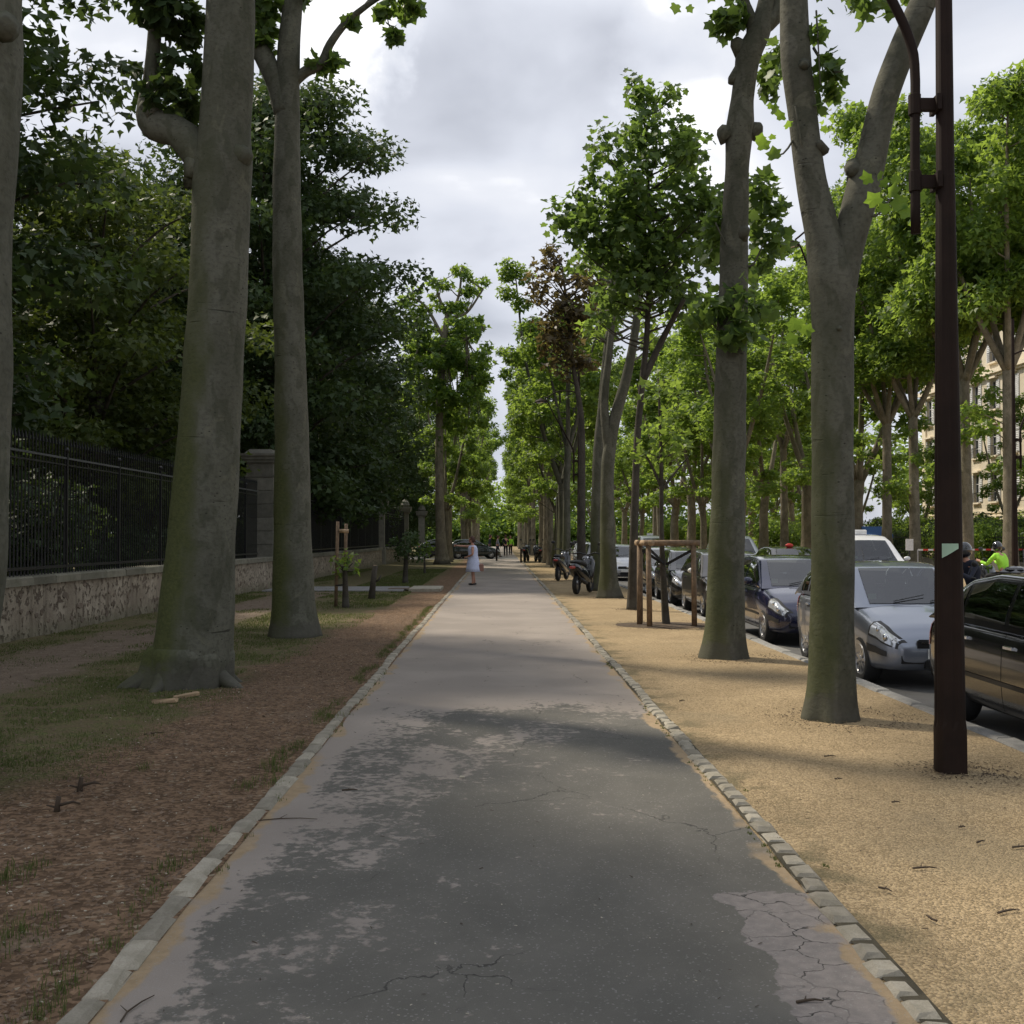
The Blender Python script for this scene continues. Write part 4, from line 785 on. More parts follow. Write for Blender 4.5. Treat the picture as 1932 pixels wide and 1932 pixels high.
# ---- generic street planes: several models, copied ----
def gen_plane(seed, H, r0, fork, nl, spread, leafsz, nleaf, label, barkm='barkF', tw=1.0):
    random.seed(seed); t = thing('plane_tree', label, 'tree', (0, 0, 0)); b = MB(); tips = []; clumps = []
    lean = Vector((random.uniform(-.25, .25), random.uniform(-.25, .25), 0))
    tp = spline([Vector((0, 0, -.1)), lean*.3+Vector((0, 0, fork*.35)), lean*.5+Vector((random.uniform(-.12, .12), 0, fork*.7)), lean+Vector((0, 0, fork))], 14)
    b.tube(tp, rads([r0*1.1, r0*.88, r0*.8, r0*.78], 14), 14, .09, seed, .35, .3, False)
    for i in range(nl):
        a = 6.283*(i+random.uniform(-.25, .25))/nl; L = (H-fork)*random.uniform(.78, 1.0); d = Vector((math.cos(a), math.sin(a), 0)); sp_ = spread*random.uniform(.6, 1.1)
        lp_ = spline([tp[-1]-Vector((0, 0, .25)), tp[-1]+d*sp_*.35+Vector((0, 0, L*.22)), tp[-1]+d*sp_*.75+Vector((0, 0, L*.6)), tp[-1]+d*sp_+Vector((random.uniform(-.4, .4), random.uniform(-.4, .4), L))], 12)
        b.tube(lp_, rads([r0*.55, r0*.4, r0*.28, r0*.1], 12), 9, .08, seed+i)
        for k in range(4, 13):
            if random.random() < .85 or k > 9:
                a2 = a+random.uniform(-1.7, 1.7); l2 = tw*random.uniform(.5, 1.7)*(1.25-.05*k); e = lp_[k]+Vector((math.cos(a2)*l2, math.sin(a2)*l2, random.uniform(.0, .8)))
                b.tube(spline([lp_[k], lp_[k].lerp(e, .5)+Vector((0, 0, -.12)), e], 4), rads([r0*.12, r0*.05], 4), 5); q = random.uniform(.5, .95)*(.5+.5*tw); clumps.append((tuple(e), (q, q, q*.72), 1))
                if tw > 1: e2 = lp_[k].lerp(e, .45)+Vector((random.uniform(-.7, .7), random.uniform(-.7, .7), random.uniform(-.2, .9))); clumps.append((tuple(e2), (q, q, q*.8), 1))
        for m_ in range(2): clumps.append((tuple(lp_[-1]+Vector((random.uniform(-.4, .4), random.uniform(-.4, .4), random.uniform(-.2, .4)))), (.7, .7, .6), 1))
    for j in range(4):
        a = random.uniform(0, 6.283); z = random.uniform(3.6, fork+2.6); e = Vector((math.cos(a), math.sin(a), 0))*random.uniform(.9, 2.3)+Vector((0, 0, z)); s_ = Vector((0, 0, max(2.2, min(fork, z-.7)))); b.tube(spline([s_, s_.lerp(e, .5)+Vector((0, 0, .15)), e], 4), rads([.035, .012], 4), 5); q = random.uniform(.4, .75); clumps.append((tuple(e), (q*1.2, q*1.2, q*.7), 1))
    b.obj('trunk', MT[barkm], t, True)
    tot = sum(c[1][0]**2 for c in clumps); clumps = [(c, r, nleaf*r[0]**2/tot) for c, r, _ in clumps]; C, O = clump_pts(clumps)
    link('crown', leaf_mesh('crown_mesh', C, O, leafsz, LF3, MT['leaf'], .3, .55), t); return t
models = [gen_plane(11, 16, .27, 6.2, 4, 2.5, .27, 8500, 'm'), gen_plane(12, 17.5, .30, 5.0, 3, 3.0, .27, 8500, 'm'), gen_plane(13, 15, .24, 7.0, 4, 2.1, .27, 7500, 'm'), gen_plane(14, 18, .31, 4.2, 3, 3.4, .28, 9500, 'm'), gen_plane(15, 13.5, .22, 3.8, 4, 2.4, .26, 8000, 'm'), gen_plane(16, 21.5, .33, 9.0, 6, 4.0, .31, 30000, 'm', 'barkF', 1.9)]
used = set()
def place_model(k, x, y, rz, s, label, group, swap=None):
    if k in used or swap: r = dup(models[k], (x, y, 0), rz, label, group, s, swap)
    else: r = models[k]; used.add(k); r.location = (x, y, 0); r.rotation_euler = (0, 0, rz); r.scale = s if hasattr(s, '__len__') else (s,)*3; r['label'] = label; r['group'] = group
    return r
ORD = ['first', 'second', 'third', 'fourth', 'fifth', 'sixth', 'seventh', 'eighth', 'ninth', 'tenth', 'eleventh', 'twelfth', 'thirteenth', 'fourteenth', 'fifteenth', 'sixteenth', 'seventeenth', 'eighteenth', 'nineteenth', 'twentieth', 'twenty-first', 'twenty-second', 'twenty-third', 'twenty-fourth', 'twenty-fifth', 'twenty-sixth', 'twenty-seventh', 'twenty-eighth', 'twenty-ninth', 'thirtieth']
random.seed(21)
def xgr(y): return 3.0
ys = [47.6, 50.8, 54.5, 58.5, 63.5, 68, 73, 78, 94, 99, 104, 110, 116, 122, 129, 137, 146, 156, 168]
for i, y in enumerate(ys): place_model([2, 1, 0, 4, 2, 0, 3, 1, 2][i % 9], 2.95+random.uniform(-.12, .12), y, random.uniform(0, 6.28), random.uniform(.72, .84) if y < 60 else random.uniform(.72, .85), '%s mature plane of the gravel row counting from the curved trunk by the scooter' % ORD[i+1], 'plane trees of the gravel row', {MT['barkF']: MT['barkR']} if y < 60 else None)
ys = [72, 77, 95, 100, 106, 112, 118, 125, 133, 142, 152, 165]
for i, y in enumerate(ys): place_model([3, 1, 0, 2][i % 4], -3.3+random.uniform(-.2, .2), y, random.uniform(0, 6.28), random.uniform(.72, .9), 'plane tree left of the path, %s trunk beyond the tufted pruned one' % ORD[i], 'plane trees left of the path')
# trees behind the viewer: they shade the ground and show in the car windows
for i, (x, y, k) in enumerate(((3.1, -19, 0), (3.1, -26, 3), (3.0, -34, 1), (-3.5, -21, 1), (-3.5, -29, 0), (14.0, 8, 1), (14.0, -8, 3), (13.4, -17, 1), (13.4, -27, 0), (23, 14, 1), (24, -6, 0), (22, -20, 3))):
    place_model(k, x, y, i*1.1, 1.0, 'plane tree outside the picture, %s of those around the viewer' % ORD[i], 'plane trees around the viewer')
# beyond the road
rowA = [(13.4, y) for y in (62, 67.5, 73, 78, 84, 90, 97, 104, 112, 120, 130, 141, 153)]
for i, (x, y) in enumerate(rowA): place_model([0, 2, 4, 1, 3][i % 5], x+random.uniform(-.3, .3), y, random.uniform(0, 6.28), (1.2, 1.2, random.uniform(.9, 1.05)), 'plane tree of the roadside row past the traffic, %s from the near end' % ORD[i], 'plane trees along the far kerb')
rowB = [(22.2, 47.8, 1), (21.8, 51.3, 2), (22.2, 58.8, 0), (22.0, 62.5, 4), (22, 68, 3), (22, 73.5, 0), (22, 79, 1), (22, 85, 2), (22, 92, 3), (22, 100, 0), (22, 109, 4), (22, 119, 1)]
for i, (x, y, k) in enumerate(rowB): place_model(k if y > 66 else 5, x, y, random.uniform(0, 6.28), (1.4, 1.4, 1.22) if y > 66 else ((.95, .95, 1.0) if y < 55 else (.92, .92, .9)), ['plane tree nearest the right edge beyond the road, with a lamp post before it', 'plane tree just right of the nearest lamp post, beyond the road', 'pale plane trunk just left of the nearest lamp post, beyond the road'][i] if i < 3 else 'plane tree of the middle row beyond the road, %s from the near end' % ORD[i], 'plane trees of the middle row')
rowC = [(30.5, y) for y in (86, 93, 100, 107, 115, 124, 134, 146)] + [(15, 26), (20, 30)]
for i, (x, y) in enumerate(rowC[3:8]): place_model([3, 1, 4][i % 3], x, y, random.uniform(0, 6.28), (1.3, 1.3, random.uniform(.95, 1.1)), 'plane tree of the row nearest the cream building, %s from the near end' % ORD[i], 'plane trees by the building')
for i, (x, y, s_) in enumerate(((27.8, 60, .5), (28.2, 74, .55), (28.0, 86, .6))): place_model(4 if i % 2 else 1, x, y, i*1.7, (s_*1.3, s_*1.3, s_), 'small leafy tree standing before the cream building, %s from the near end' % ORD[i], 'small trees before the building')
# staked sapling crown tree handled below

# ---- park trees behind the wall ----
def gen_park(seed, H, Rr, z0, n, nl, size, label, leafm, layers=True):
    random.seed(seed); t = thing('park_tree', label, 'tree', (0, 0, 0)); b = MB(); clumps = []
    tp = spline([Vector((0, 0, -.1)), Vector((.1, 0, H*.3)), Vector((random.uniform(-.3, .3), .1, H*.6)), Vector((0, 0, H*.93))], 14); b.tube(tp, rads([.32, .24, .16, .04], 14), 10, .1, seed, .4)
    for i in range(n):
        h_ = z0+(H-z0)*(i+random.random()*.6)/n; f = (h_-z0)/(H-z0); prof = max(.3, 1-((f-.48)/.62)**2)**.5; a = i*2.4+random.uniform(-.3, .3)
        r_ = Rr*prof*random.uniform(.86, 1.03); d = Vector((math.cos(a), math.sin(a), 0)); e = Vector((0, 0, h_))+d*r_; s = tp[min(14, int(14*(h_-1.2)/H*.98))] if h_ > 1.3 else tp[2]
        b.tube(spline([s, s.lerp(e, .55)+Vector((0, 0, .35)), e+Vector((0, 0, -.15))], 5), rads([.06, .02], 5), 5)
        for k in range(4):
            g = .97-.25*k; q = Rr*random.uniform(.20, .30); clumps.append((tuple(Vector((0, 0, h_+.12*k))+d*r_*g+Vector((random.uniform(-.5, .5), random.uniform(-.5, .5), 0))), (q*1.1, q*1.1, q*(.58 if layers else .8)), 1))
    b.obj('trunk', MT['barkD'], t, True); tot = sum(c[1][0]**2 for c in clumps); C, O = clump_pts([(c, r, nl*r[0]**2/tot) for c, r, _ in clumps])
    link('crown', leaf_mesh('crown_mesh', C, O, size, LF3, leafm, .45, .5), t); return t
PM = [gen_park(31, 17, 4.6, 2.6, 46, 54000, .24, 'm', MT['leafP']), gen_park(32, 14, 4.4, 2.2, 40, 38000, .25, 'm', MT['leafP'], False), gen_park(33, 13, 4.0, 1.6, 36, 32000, .21, 'm', MT['leafY'])]
pused = set(); random.seed(4)
PK = [(0, -12.4, 13.0, 1.0, 'unseen park tree nearest the viewer, left of the frame edge'), (0, -13.1, 21.5, (1.13, 1.13, 1.04), 'dark park tree behind the railing at the left edge, its top leaving the frame'), (2, -11.9, 33, (1.08, 1.08, .95), 'yellower-green park tree behind the railing, between left edge and thickest trunk'), (1, -13.5, 40, 1.0, 'dark bushy park tree showing between the two big left trunks'),  # first tree stays out of view, put in to shade the near ground
      (0, -9.0, 44, (1.18, 1.18, 1.13), 'tall layered park tree overhanging the stone pier, right of the slimmer trunk'), (1, -9.0, 53, (1.1, 1.1, 1.0), 'park tree above the sheeted railing'), (0, -10.5, 61, .88, 'park tree behind the first slender pillar'), (1, -9.5, 71, .80, 'park tree behind the second slender pillar'),
      (1, -18.5, 24, .8, 'back-row park tree, leftmost'), (0, -19, 34, .8, 'back-row park tree behind the yellower one'), (2, -18, 43, 1.0, 'back-row yellowish park tree behind the layered one'), (1, -18.5, 54, 1.1, 'back-row park tree far behind the sheeted railing'),
      (0, -25, 29, .85, 'park tree deep in the garden, left part'), (1, -26, 45, 1.15, 'park tree deep in the garden, middle part'), (0, -18, 66, 1.1, 'back-row park tree beyond the slender pillar'), (1, -9.5, 94, .9, 'park tree past the side street, first one'), (0, -9.5, 104, .9, 'park tree past the side street, second one'), (1, -9.5, 116, .9, 'park tree past the side street, third one'), (1, -17, 84, 1.0, 'park tree at the corner of the side street')]
for (k, x, y, s, lab) in PK:
    if k in pused: dup(PM[k], (x, y, 0), random.uniform(0, 6.28), lab, 'park trees behind the railing', s)
    else: o = PM[k]; pused.add(k); o.location = (x, y, 0); o.rotation_euler = (0, 0, random.uniform(0, 6)); o.scale = s if hasattr(s, '__len__') else (s,)*3; o['label'] = lab; o['group'] = 'park trees behind the railing'
# shrubs behind the railing and closing the vistas
def gen_shrub(label, w, hgt, n, leafm, size, name='shrub'):
    t = thing(name, label, 'shrub'); cl = []; b = MB()
    for i in range(14):
        a = random.uniform(0, 6.28); k = random.random()**.5; e = (w*k*math.cos(a), w*.7*k*math.sin(a), hgt*random.uniform(.25, .8)); cl.append((e, (w*.4, w*.4, hgt*.26), n/14)); b.tube([Vector((e[0]*.2, e[1]*.2, -.05)), Vector(e)], [.02, .008], 4)
    b.obj('stem', MT['barkD'], t); C, O = clump_pts(cl); link('foliage', leaf_mesh('foliage_mesh', C, O, size, LF3, leafm, .3, .5), t); return t
random.seed(9); sh = gen_shrub('dark shrub behind the nearest railing, left part', 2.2, 2.6, 5200, MT['leafP'], .16)
SH = [(-10.6, 19), (-10.8, 24.5), (-10.6, 30.5), (-10.5, 38), (-10, 46), (-10, 54), (-9.4, 62), (-9.3, 70), (-14.5, 20), (-15, 27), (-15, 34), (-14.5, 41), (-21, 24), (-21, 32), (-21, 40), (-28, 33)]
for i, (x, y) in enumerate(SH):
    lab = 'garden shrub behind the railing, %s counting away from the viewer' % ORD[i]
    if i == 0: sh.location = (x, y, 0); sh['label'] = lab; sh['group'] = 'shrubs behind the railing'
    else: dup(sh, (x, y, 0), i*1.3, lab, 'shrubs behind the railing', random.uniform(.8, 1.25))
for i, (x, y, s) in enumerate(((26, 60, 1.1), (28, 66, 1.2), (27, 73, 1.1), (29, 80, 1.3), (26, 88, 1.3), (25, 55, 1.0), (29, 52, 1.1), (31, 58, 1.2), (33.5, 64, 1.3), (33, 71, 1.3), (33, 78, 1.3), (24, 96, 1.4), (19, 100, 1.3), (17, 108, 1.3), (28, 95, 1.5), (33, 90, 1.5))):
    dup(sh, (x, y, 0), i*.9, 'bright green shrub before the cream building, %s in the row' % ORD[i], 'shrubs before the building', s, {MT['leafP']: MT['leaf']})
# far wood closing the avenue
random.seed(3); cl = []
for i in range(420): x = random.uniform(-40, 60); z = random.random()**1.3*(11 if -6 < x < 8 else 15)+.4; cl.append(((x, 190+random.uniform(-5, 5), z), (3.0, 3.0, 2.0), 95))
for i in range(260): x = random.uniform(26, 130); z = random.random()**1.2*13+.4; cl.append(((x, 122+random.uniform(-6, 6), z), (2.6, 2.6, 1.8), 95))
for i in range(150): x = random.uniform(-110, -24); z = random.random()*12+.4; cl.append(((x, 108+random.uniform(-6, 6), z), (2.6, 2.6, 1.8), 95))
for i in range(230): cl.append(((random.uniform(-22, 40), random.uniform(180, 186), random.random()*4), (2.6, 2.0, 1.5), 110))
C, O = clump_pts(cl); tag(link('distant_trees', leaf_mesh('distant_mesh', C, O, .75, LF2, MT['leaf'])), 'dim green mass of trees closing the far end of the avenue', 'trees', None, 'stuff')

# ---- small left-side items ----
def sapling(label, loc, h_, cr, n, top, leafm, lean=(0, 0), r=.035, name='sapling', size=.11):
    t = thing(name, label, 'sapling', loc); b = MB(); pts = spline([Vector((0, 0, -.05)), Vector((lean[0]*.5, lean[1]*.5, h_*.5)), Vector((lean[0], lean[1], h_))], 8); b.tube(pts, rads([r, r*.6], 8), 8, .1, 1, .2)
    cl = []
    for i in range(7): a = i*2.3; e = pts[-1]+Vector((math.cos(a)*cr*.6, math.sin(a)*cr*.6, cr*(i/7-.25)*1.3)); b.tube([pts[-2], e], [r*.35, r*.12], 5); cl.append((tuple(e), (cr*.5, cr*.5, cr*.42), n/7))
    b.obj('trunk', MT['barkD'], t, True); C, O = clump_pts(cl); link('crown', leaf_mesh('crown_mesh', C, O, size, LF3, leafm), t); return t
g = GP(764, 1100); sapling('small round-topped sapling with a dark stem in the grass before the slender pillars', (g.x, g.y, 0), 1.15, .62, 420, 0, MT['leafP'], (.05, 0), .10, size=.16)
g = GP(801, 1082); sapling('thin sapling with a few yellowish leaves, right of the round-topped one', (g.x, g.y, 0), 1.0, .42, 70, 0, MT['leaf'], (.0, 0), .05, size=.2)
g = GP(652, 1146); sapling('leafy shoots sprouting between the two square stakes on the grass', (g.x, g.y, 0), .95, .34, 90, 0, MT['leaf'], (-.02, 0), .08, size=.14)
t = thing('stake_frame', 'pair of weathered wooden stakes with a pale crosspiece on the grass', 'tree stake', (GP(640, 1145).x, GP(640, 1145).y, 0))
for (dx, dy, h_) in ((-.06, 0, 2.0), (.12, .12, 1.95)):
    b = MB(); b.tube([(dx-.02, dy, -.05), (dx, dy, h_*.5), (dx+.02, dy, h_)], [.042, .040, .038], 8, .1); b.obj('stake', MT['woodp'], t, True)
b = MB(); b.tube([(.0, -.05, 1.78), (.22, -.02, 1.77)], [.045, .045], 8); b.obj('crosspiece', MT['woodl'], t, True)
b = MB(); b.tube([(-.08, -.04, .5), (.16, .06, .52)], [.02, .02], 5); b.obj('strap', MT['strap'], t)
g = GP(700, 1130); t = thing('tree_stump', 'leaning cut-off trunk stub with a side twig standing in the grass', 'stump', (g.x, g.y, 0)); b = MB(); b.tube([(0, 0, -.05), (.05, 0, .4), (.11, 0, .88)], [.085, .075, .07], 10, .1, 1, .15); b.tube([(.1, 0, .45), (.2, 0, .5), (.26, 0, .62)], [.04, .03, .02], 6); b.obj('trunk', MT['barkD'], t, True)
b = MB(); b.tube([(.108, 0, .86), (.112, 0, .886)], [.06, .055], 10); b.obj('cut_face', MT['woodl'], t)
# staked tree guard on the gravel
g = GP(1255, 1182); Y = 20.6; t = thing('tree_guard', 'square guard of round wooden posts and top rails around the young tree on the gravel', 'tree guard', (3.1, Y, 0))
PS = [(-.50, -.42), (-.32, .40), (.48, .40), (.46, -.42)]; PS = [(-.50, -.10), (-.36, -.45), (.47, -.38), (-.42, .42)]
for (x, y) in PS: b = MB(); b.tube([(x, y, -.1), (x+random.uniform(-.02, .02), y, 1.50)], [.052, .048], 10, .04); b.obj('post', MT['woodp'], t, True)
for (a, c) in ((1, 2), (0, 1), (2, 3), (3, 0)):
    pa, pc = Vector((*PS[a], 1.53)), Vector((*PS[c], 1.53)); d = (pc-pa).normalized()*.10; b = MB(); b.tube([pa-d, pc+d], [.055, .055], 10); b.obj('rail', MT['woodl'] if a == 0 else MT['woodp'], t, True)
for (a) in (1, 2, 0): pa = Vector((*PS[a], 1.42)); b = MB(); b.box(tuple(pa.lerp(Vector((0, 0, 1.12)), .5)), ((Vector((pa.x, pa.y, 0))).length*1.05, .012, .05), Matrix.Rotation(math.atan2(-pa.y, -pa.x), 3, 'Z') @ Matrix.Rotation(math.atan2(.30, (Vector((pa.x, pa.y, 0))).length), 3, 'Y')); b.obj('strap', MT['strap'], t)
tr, rr = trunk_ctrl([(1257, 1184, 15), (1252, 1100, 12), (1248, 1000, 9), (1248, 900, 8), (1246, 820, 6), (1243, 740, 4)], Y); tr[0].z = -.05
cl = px_clumps([(1245, 800, 40, 30), (1215, 850, 26, 22), (1280, 840, 28, 24), (1250, 740, 30, 30)], Y, .8, 60, 15)
build_tree('young_tree', 'slender young tree inside the wooden post guard on the gravel', 'tree', (tr[0].x, Y, 0), [(tr, rr, 10, .03, .1)] + [limb([P(1248, 920, Y), P(1225, 870, Y), P(1205, 845, Y)], .03, .012, 6), limb([P(1248, 925, Y), P(1275, 890, Y), P(1300, 860, Y)], .03, .012, 6)] + twigs_to(cl, tr[-14:], .012), cl, .17, LF3, MT['leaf'], MT['barkD'])
for (x, y, r_, lab) in ():
    b = MB(); N_ = 40; vs = [(0, 0, .012)]
    for k in range(N_): a = 6.283*k/N_; q = r_*(.72+.5*mnoise.noise(Vector((math.cos(a)*2.2, math.sin(a)*2.2, y)))+.12*math.cos(a-.4)); vs.append((q*math.cos(a), q*math.sin(a), .001))
    vs += [(v_[0]*.7, v_[1]*.7, .018) for v_ in vs[1:]]; b.add(vs, [(1+k, 1+(k+1) % N_, 1+N_+(k+1) % N_, 1+N_+k) for k in range(N_)]+[(0, 1+N_+k, 1+N_+(k+1) % N_) for k in range(N_)])
    tag(b.obj('soil_patch', MT['soil'], None, True, (x, y, .0)), lab, 'soil')
b = MB(); b.ball((0, 0, -.02), 1.0, 20, 8, (1.05, .75, .05), .15, 2); o = b.obj('soil_patch', MT['soil'], None, True, (3.1, Y, 0)); tag(o, 'round patch of dark soil under the wooden tree guard', 'soil')

def f_base(n):
    sp_ = [(3.05, 10.05, .42), (3.1, 15.05, .45), (3.17, 7.77, .14), (3.0, 29.7, .5), (3.1, 20.6, .9), (3.0, 25, .2)]; k = rng.integers(0, len(sp_), n); S = np.array(sp_)[k]; a = rng.uniform(0, 6.28, n); r = S[:, 2]+np.abs(rng.normal(0, .16, n)); s = rng.uniform(.008, .03, n)
    return np.stack([S[:, 0]+r*np.cos(a)+.08, S[:, 1]+r*np.sin(a), np.full(n, .004)], 1), np.stack([s, s*.6, s*.4], 1), np.stack([rng.normal(0, .2, n), rng.normal(0, .2, n), rng.uniform(0, 6.28, n)], 1)
scatter_mesh('base_litter', 2600, f_base, CHIP, MT['soil'], 'dark crumbs of bark and soil gathered round trunk feet on the gravel')
# ================= VEHICLES =================
def smooth_fn(kp, sig=.05):
    xs = np.array([k[0] for k in kp]); ys = np.array([k[1] for k in kp]); g = np.linspace(xs[0], xs[-1], 600); y = np.interp(g, xs, ys); w = max(1, int(sig/(g[1]-g[0]))); ker = np.hanning(2*w+3); ker /= ker.sum(); yp = np.pad(y, w+1, mode='reflect', reflect_type='odd'); y = np.convolve(yp, ker, 'valid')[:600]
    return lambda s: float(np.interp(s, g, y))
SEC = np.array([(0, 0, 0), (.12, .80, 0), (.20, .95, .05), (.30, .985, .20), (.45, 1.0, .45), (.60, .99, .76), (.70, .965, .90), (.78, .90, .975), (.88, .6, 1.01), (1, 0, 1.03)])
CARS = {
 'hatch': dict(L=3.82, top=[(0, .50), (.06, .60), (.25, .72), (.6, .83), (1.0, .92), (1.3, .94), (3.2, .97), (3.70, .96), (3.82, .80)], w=[(0, .52), (.05, .64), (.15, .73), (.4, .80), (.9, .825), (3.3, .825), (3.65, .78), (3.77, .72), (3.82, .6)], bot=[(0, .34), (.06, .22), (.4, .19), (3.5, .2), (3.82, .34)],
       roof=[(.92, .90), (1.15, 1.03), (1.75, 1.38), (2.1, 1.43), (2.6, 1.445), (3.1, 1.40), (3.45, 1.26), (3.72, .96)], ws=(.99, 1.73), rs=(3.22, 3.62), sw=[(1.22, 2.12), (2.20, 3.02), (3.10, 3.40)], wh=(.70, 3.12), wr=.29),
 'sedan': dict(L=4.35, top=[(0, .50), (.06, .62), (.3, .74), (.8, .85), (1.15, .93), (1.4, .95), (3.5, .99), (4.15, .97), (4.35, .80)], w=[(0, .55), (.05, .68), (.15, .77), (.4, .845), (.9, .87), (3.8, .87), (4.15, .82), (4.3, .75), (4.35, .62)], bot=[(0, .34), (.06, .22), (.4, .19), (4.0, .2), (4.35, .36)],
       roof=[(1.05, .91), (1.3, 1.03), (1.95, 1.38), (2.3, 1.44), (2.9, 1.45), (3.4, 1.38), (3.85, 1.18), (4.12, .98)], ws=(1.13, 1.93), rs=(3.5, 4.0), sw=[(1.4, 2.38), (2.46, 3.28), (3.36, 3.72)], wh=(.82, 3.5), wr=.31),
 'van': dict(L=4.4, top=[(0, .55), (.06, .68), (.25, .85), (.6, .98), (.9, 1.05), (1.3, 1.08), (4.3, 1.1), (4.4, 1.0)], w=[(0, .60), (.05, .72), (.15, .80), (.4, .86), (.9, .88), (4.2, .88), (4.4, .82)], bot=[(0, .36), (.06, .24), (.4, .2), (4.1, .22), (4.4, .3)],
       roof=[(.75, 1.02), (1.0, 1.2), (1.5, 1.68), (1.8, 1.80), (2.4, 1.84), (4.0, 1.82), (4.3, 1.72), (4.4, 1.05)], ws=(.84, 1.5), rs=(4.22, 4.36), sw=[(1.15, 1.95), (2.05, 3.1)], wh=(.85, 3.6), wr=.32),
}
def build_car(kind, label, cat, paint, loc, rz, hub='rim', extra=None, bumper=None, group=None):
    D = CARS[kind]; L = D['L']; top, w, bot, roof = (smooth_fn(D[k]) for k in ('top', 'w', 'bot', 'roof')); t = thing('car', label, cat, loc, rz, group)
    # local frame: +x forward (nose at x = L/2), y left, z up
    X = lambda s: L/2 - s
    def body(s, b_, off=0, side=1):
        yf = np.interp(b_, SEC[:, 0], SEC[:, 1]); zf = np.interp(b_, SEC[:, 0], SEC[:, 2]); W = w(s)+off; zb = bot(s); return Vector((X(s), side*yf*W, zb+(top(s)-zb)*zf + (off if b_ > .75 else 0)))
    ss = sorted(set([0, .012, .03] + [round(q, 3) for q in np.linspace(.06, L-.06, 58)] + [L-.03, L-.012, L])); bs = np.linspace(0, 1, 19); vs = []; fs = []; n = 2*len(bs)-2
    for s in ss:
        q = [body(s, b_, 0, 1) for b_ in bs] + [body(s, b_, 0, -1) for b_ in bs[-2:0:-1]]
        k = 1.0
        vs += q
    for i in range(len(ss)-1):
        for k in range(n): fs.append((i*n+k, i*n+(k+1) % n, (i+1)*n+(k+1) % n, (i+1)*n+k))
    fs.append(tuple(range(n-1, -1, -1))); fs.append(tuple((len(ss)-1)*n+k for k in range(n)))
    m = MB(); m.add(vs, fs)
    cab0, cab1 = D['ws'][0]+.02, D['rs'][1]-.02
    for i in range(len(ss)-1):
        for k in range(n):
            kk = min(k, n-1-k)
            if cab0 < (ss[i]+ss[i+1])/2 < cab1 and kk >= 15: m.mi[i*n+k] = 1
    bo = m.obj('body', [paint, MT['dark']], t, True)
    # wheel openings
    m = MB(); m.cur = 0
    for s in D['wh']:
        for sd in (1, -1):
            c = Vector((X(s), sd*(D['w'][4][1]-.02), D['wr']+.015)); r_ = D['wr']+.055
            ring = []; 
            for y_ in (-.22, .25): ring += [(c.x+r_*math.cos(a), c.y+sd*y_, c.z+r_*math.sin(a)) for a in np.linspace(0, 2*math.pi, 28, endpoint=False)]
            m.add(ring, [tuple(range(28)), tuple(range(55, 27, -1))] + [(k, 28+k, 28+(k+1) % 28, (k+1) % 28) for k in range(28)])
    cut = m.obj('cutter', [MT['dark']], None); md = bo.modifiers.new('b', 'BOOLEAN'); md.object = cut; md.operation = 'DIFFERENCE'; md.solver = 'EXACT'; md.material_mode = 'TRANSFER'
    bmh = __import__('bmesh').new(); bmh.from_mesh(cut.data); __import__('bmesh').ops.recalc_face_normals(bmh, faces=bmh.faces); bmh.to_mesh(cut.data); bmh.free()
    bmh = __import__('bmesh').new(); bmh.from_mesh(bo.data); __import__('bmesh').ops.recalc_face_normals(bmh, faces=bmh.faces); bmh.to_mesh(bo.data); bmh.free()
    dg = bpy.context.evaluated_depsgraph_get(); nm = bpy.data.meshes.new_from_object(bo.evaluated_get(dg)); bo.modifiers.clear(); bo.data = nm; bpy.data.objects.remove(cut)
    # cabin
    s0, s1 = D['roof'][0][0], D['roof'][-1][0]
    AT = np.array([(0, 0, 0), (.44, .86, .86), (.5, .95, .945), (.57, 1.0, .985), (1, 1, 1)])
    def cab(s, a, off=0, side=1):
        wb = w(min(max(s, .9), L-.5))*.945; zb = top(s)*1.0-.02; zr = max(roof(s), zb+.004); hh = zr-zb; wr_ = wb-hh*.36
        if a <= .44: f = a/.44; y = lerp(wb, lerp(wb, wr_, .80), f) + .02*math.sin(f*math.pi); z = zb+hh*.86*f
        elif a <= .60: f = (a-.44)/.16; ang = f*math.pi/2; y = lerp(wb, wr_, .80) - (.10*wb)*(1-math.cos(ang)); z = zb+hh*(.86+.12*math.sin(ang))
        else: f = (a-.60)/.40; y = (lerp(wb, wr_, .80)-.10*wb)*(1-f); z = zb+hh*.98+.02*hh*math.sin(f*math.pi/2)
        p = Vector((X(s), side*y, z))
        if off: p += (Vector((0, side*off, off*.4)) if a < .5 else Vector((off*.3 if s < 2 else -off*.3, 0, off)))
        return p
    WIN = [(D['ws'], .66, 1.01), (D['rs'], .68, 1.01)] + [(q, .06, .42) for q in D['sw']]
    cs = np.array(sorted(set([round(float(q), 4) for q in np.linspace(s0, s1, 40)] + [q for w_ in WIN for q in w_[0]]))); as_ = [0, .06, .15, .24, .33, .42, .44, .5, .55, .60, .66, .68, .8, .9, 1.0]; vs = []; fs = []; n = 2*len(as_)-1
    for s in cs: vs += [cab(s, a) for a in as_] + [cab(s, a, 0, -1) for a in as_[-2::-1]]
    for i in range(len(cs)-1):
        for k in range(n-1):
            kk = min(k, n-2-k); ac = (as_[kk]+as_[kk+1])/2; sc_ = (cs[i]+cs[i+1])/2
            if any(w_[0][0] < sc_ < w_[0][1] and w_[1] < ac < w_[2] for w_ in WIN): continue
            fs.append((i*n+k, (i+1)*n+k, (i+1)*n+k+1, i*n+k+1))
    m = MB(); m.add(vs, fs); m.obj('cabin', paint, t, True)
    s_m = D['sw'][0][1]-.28
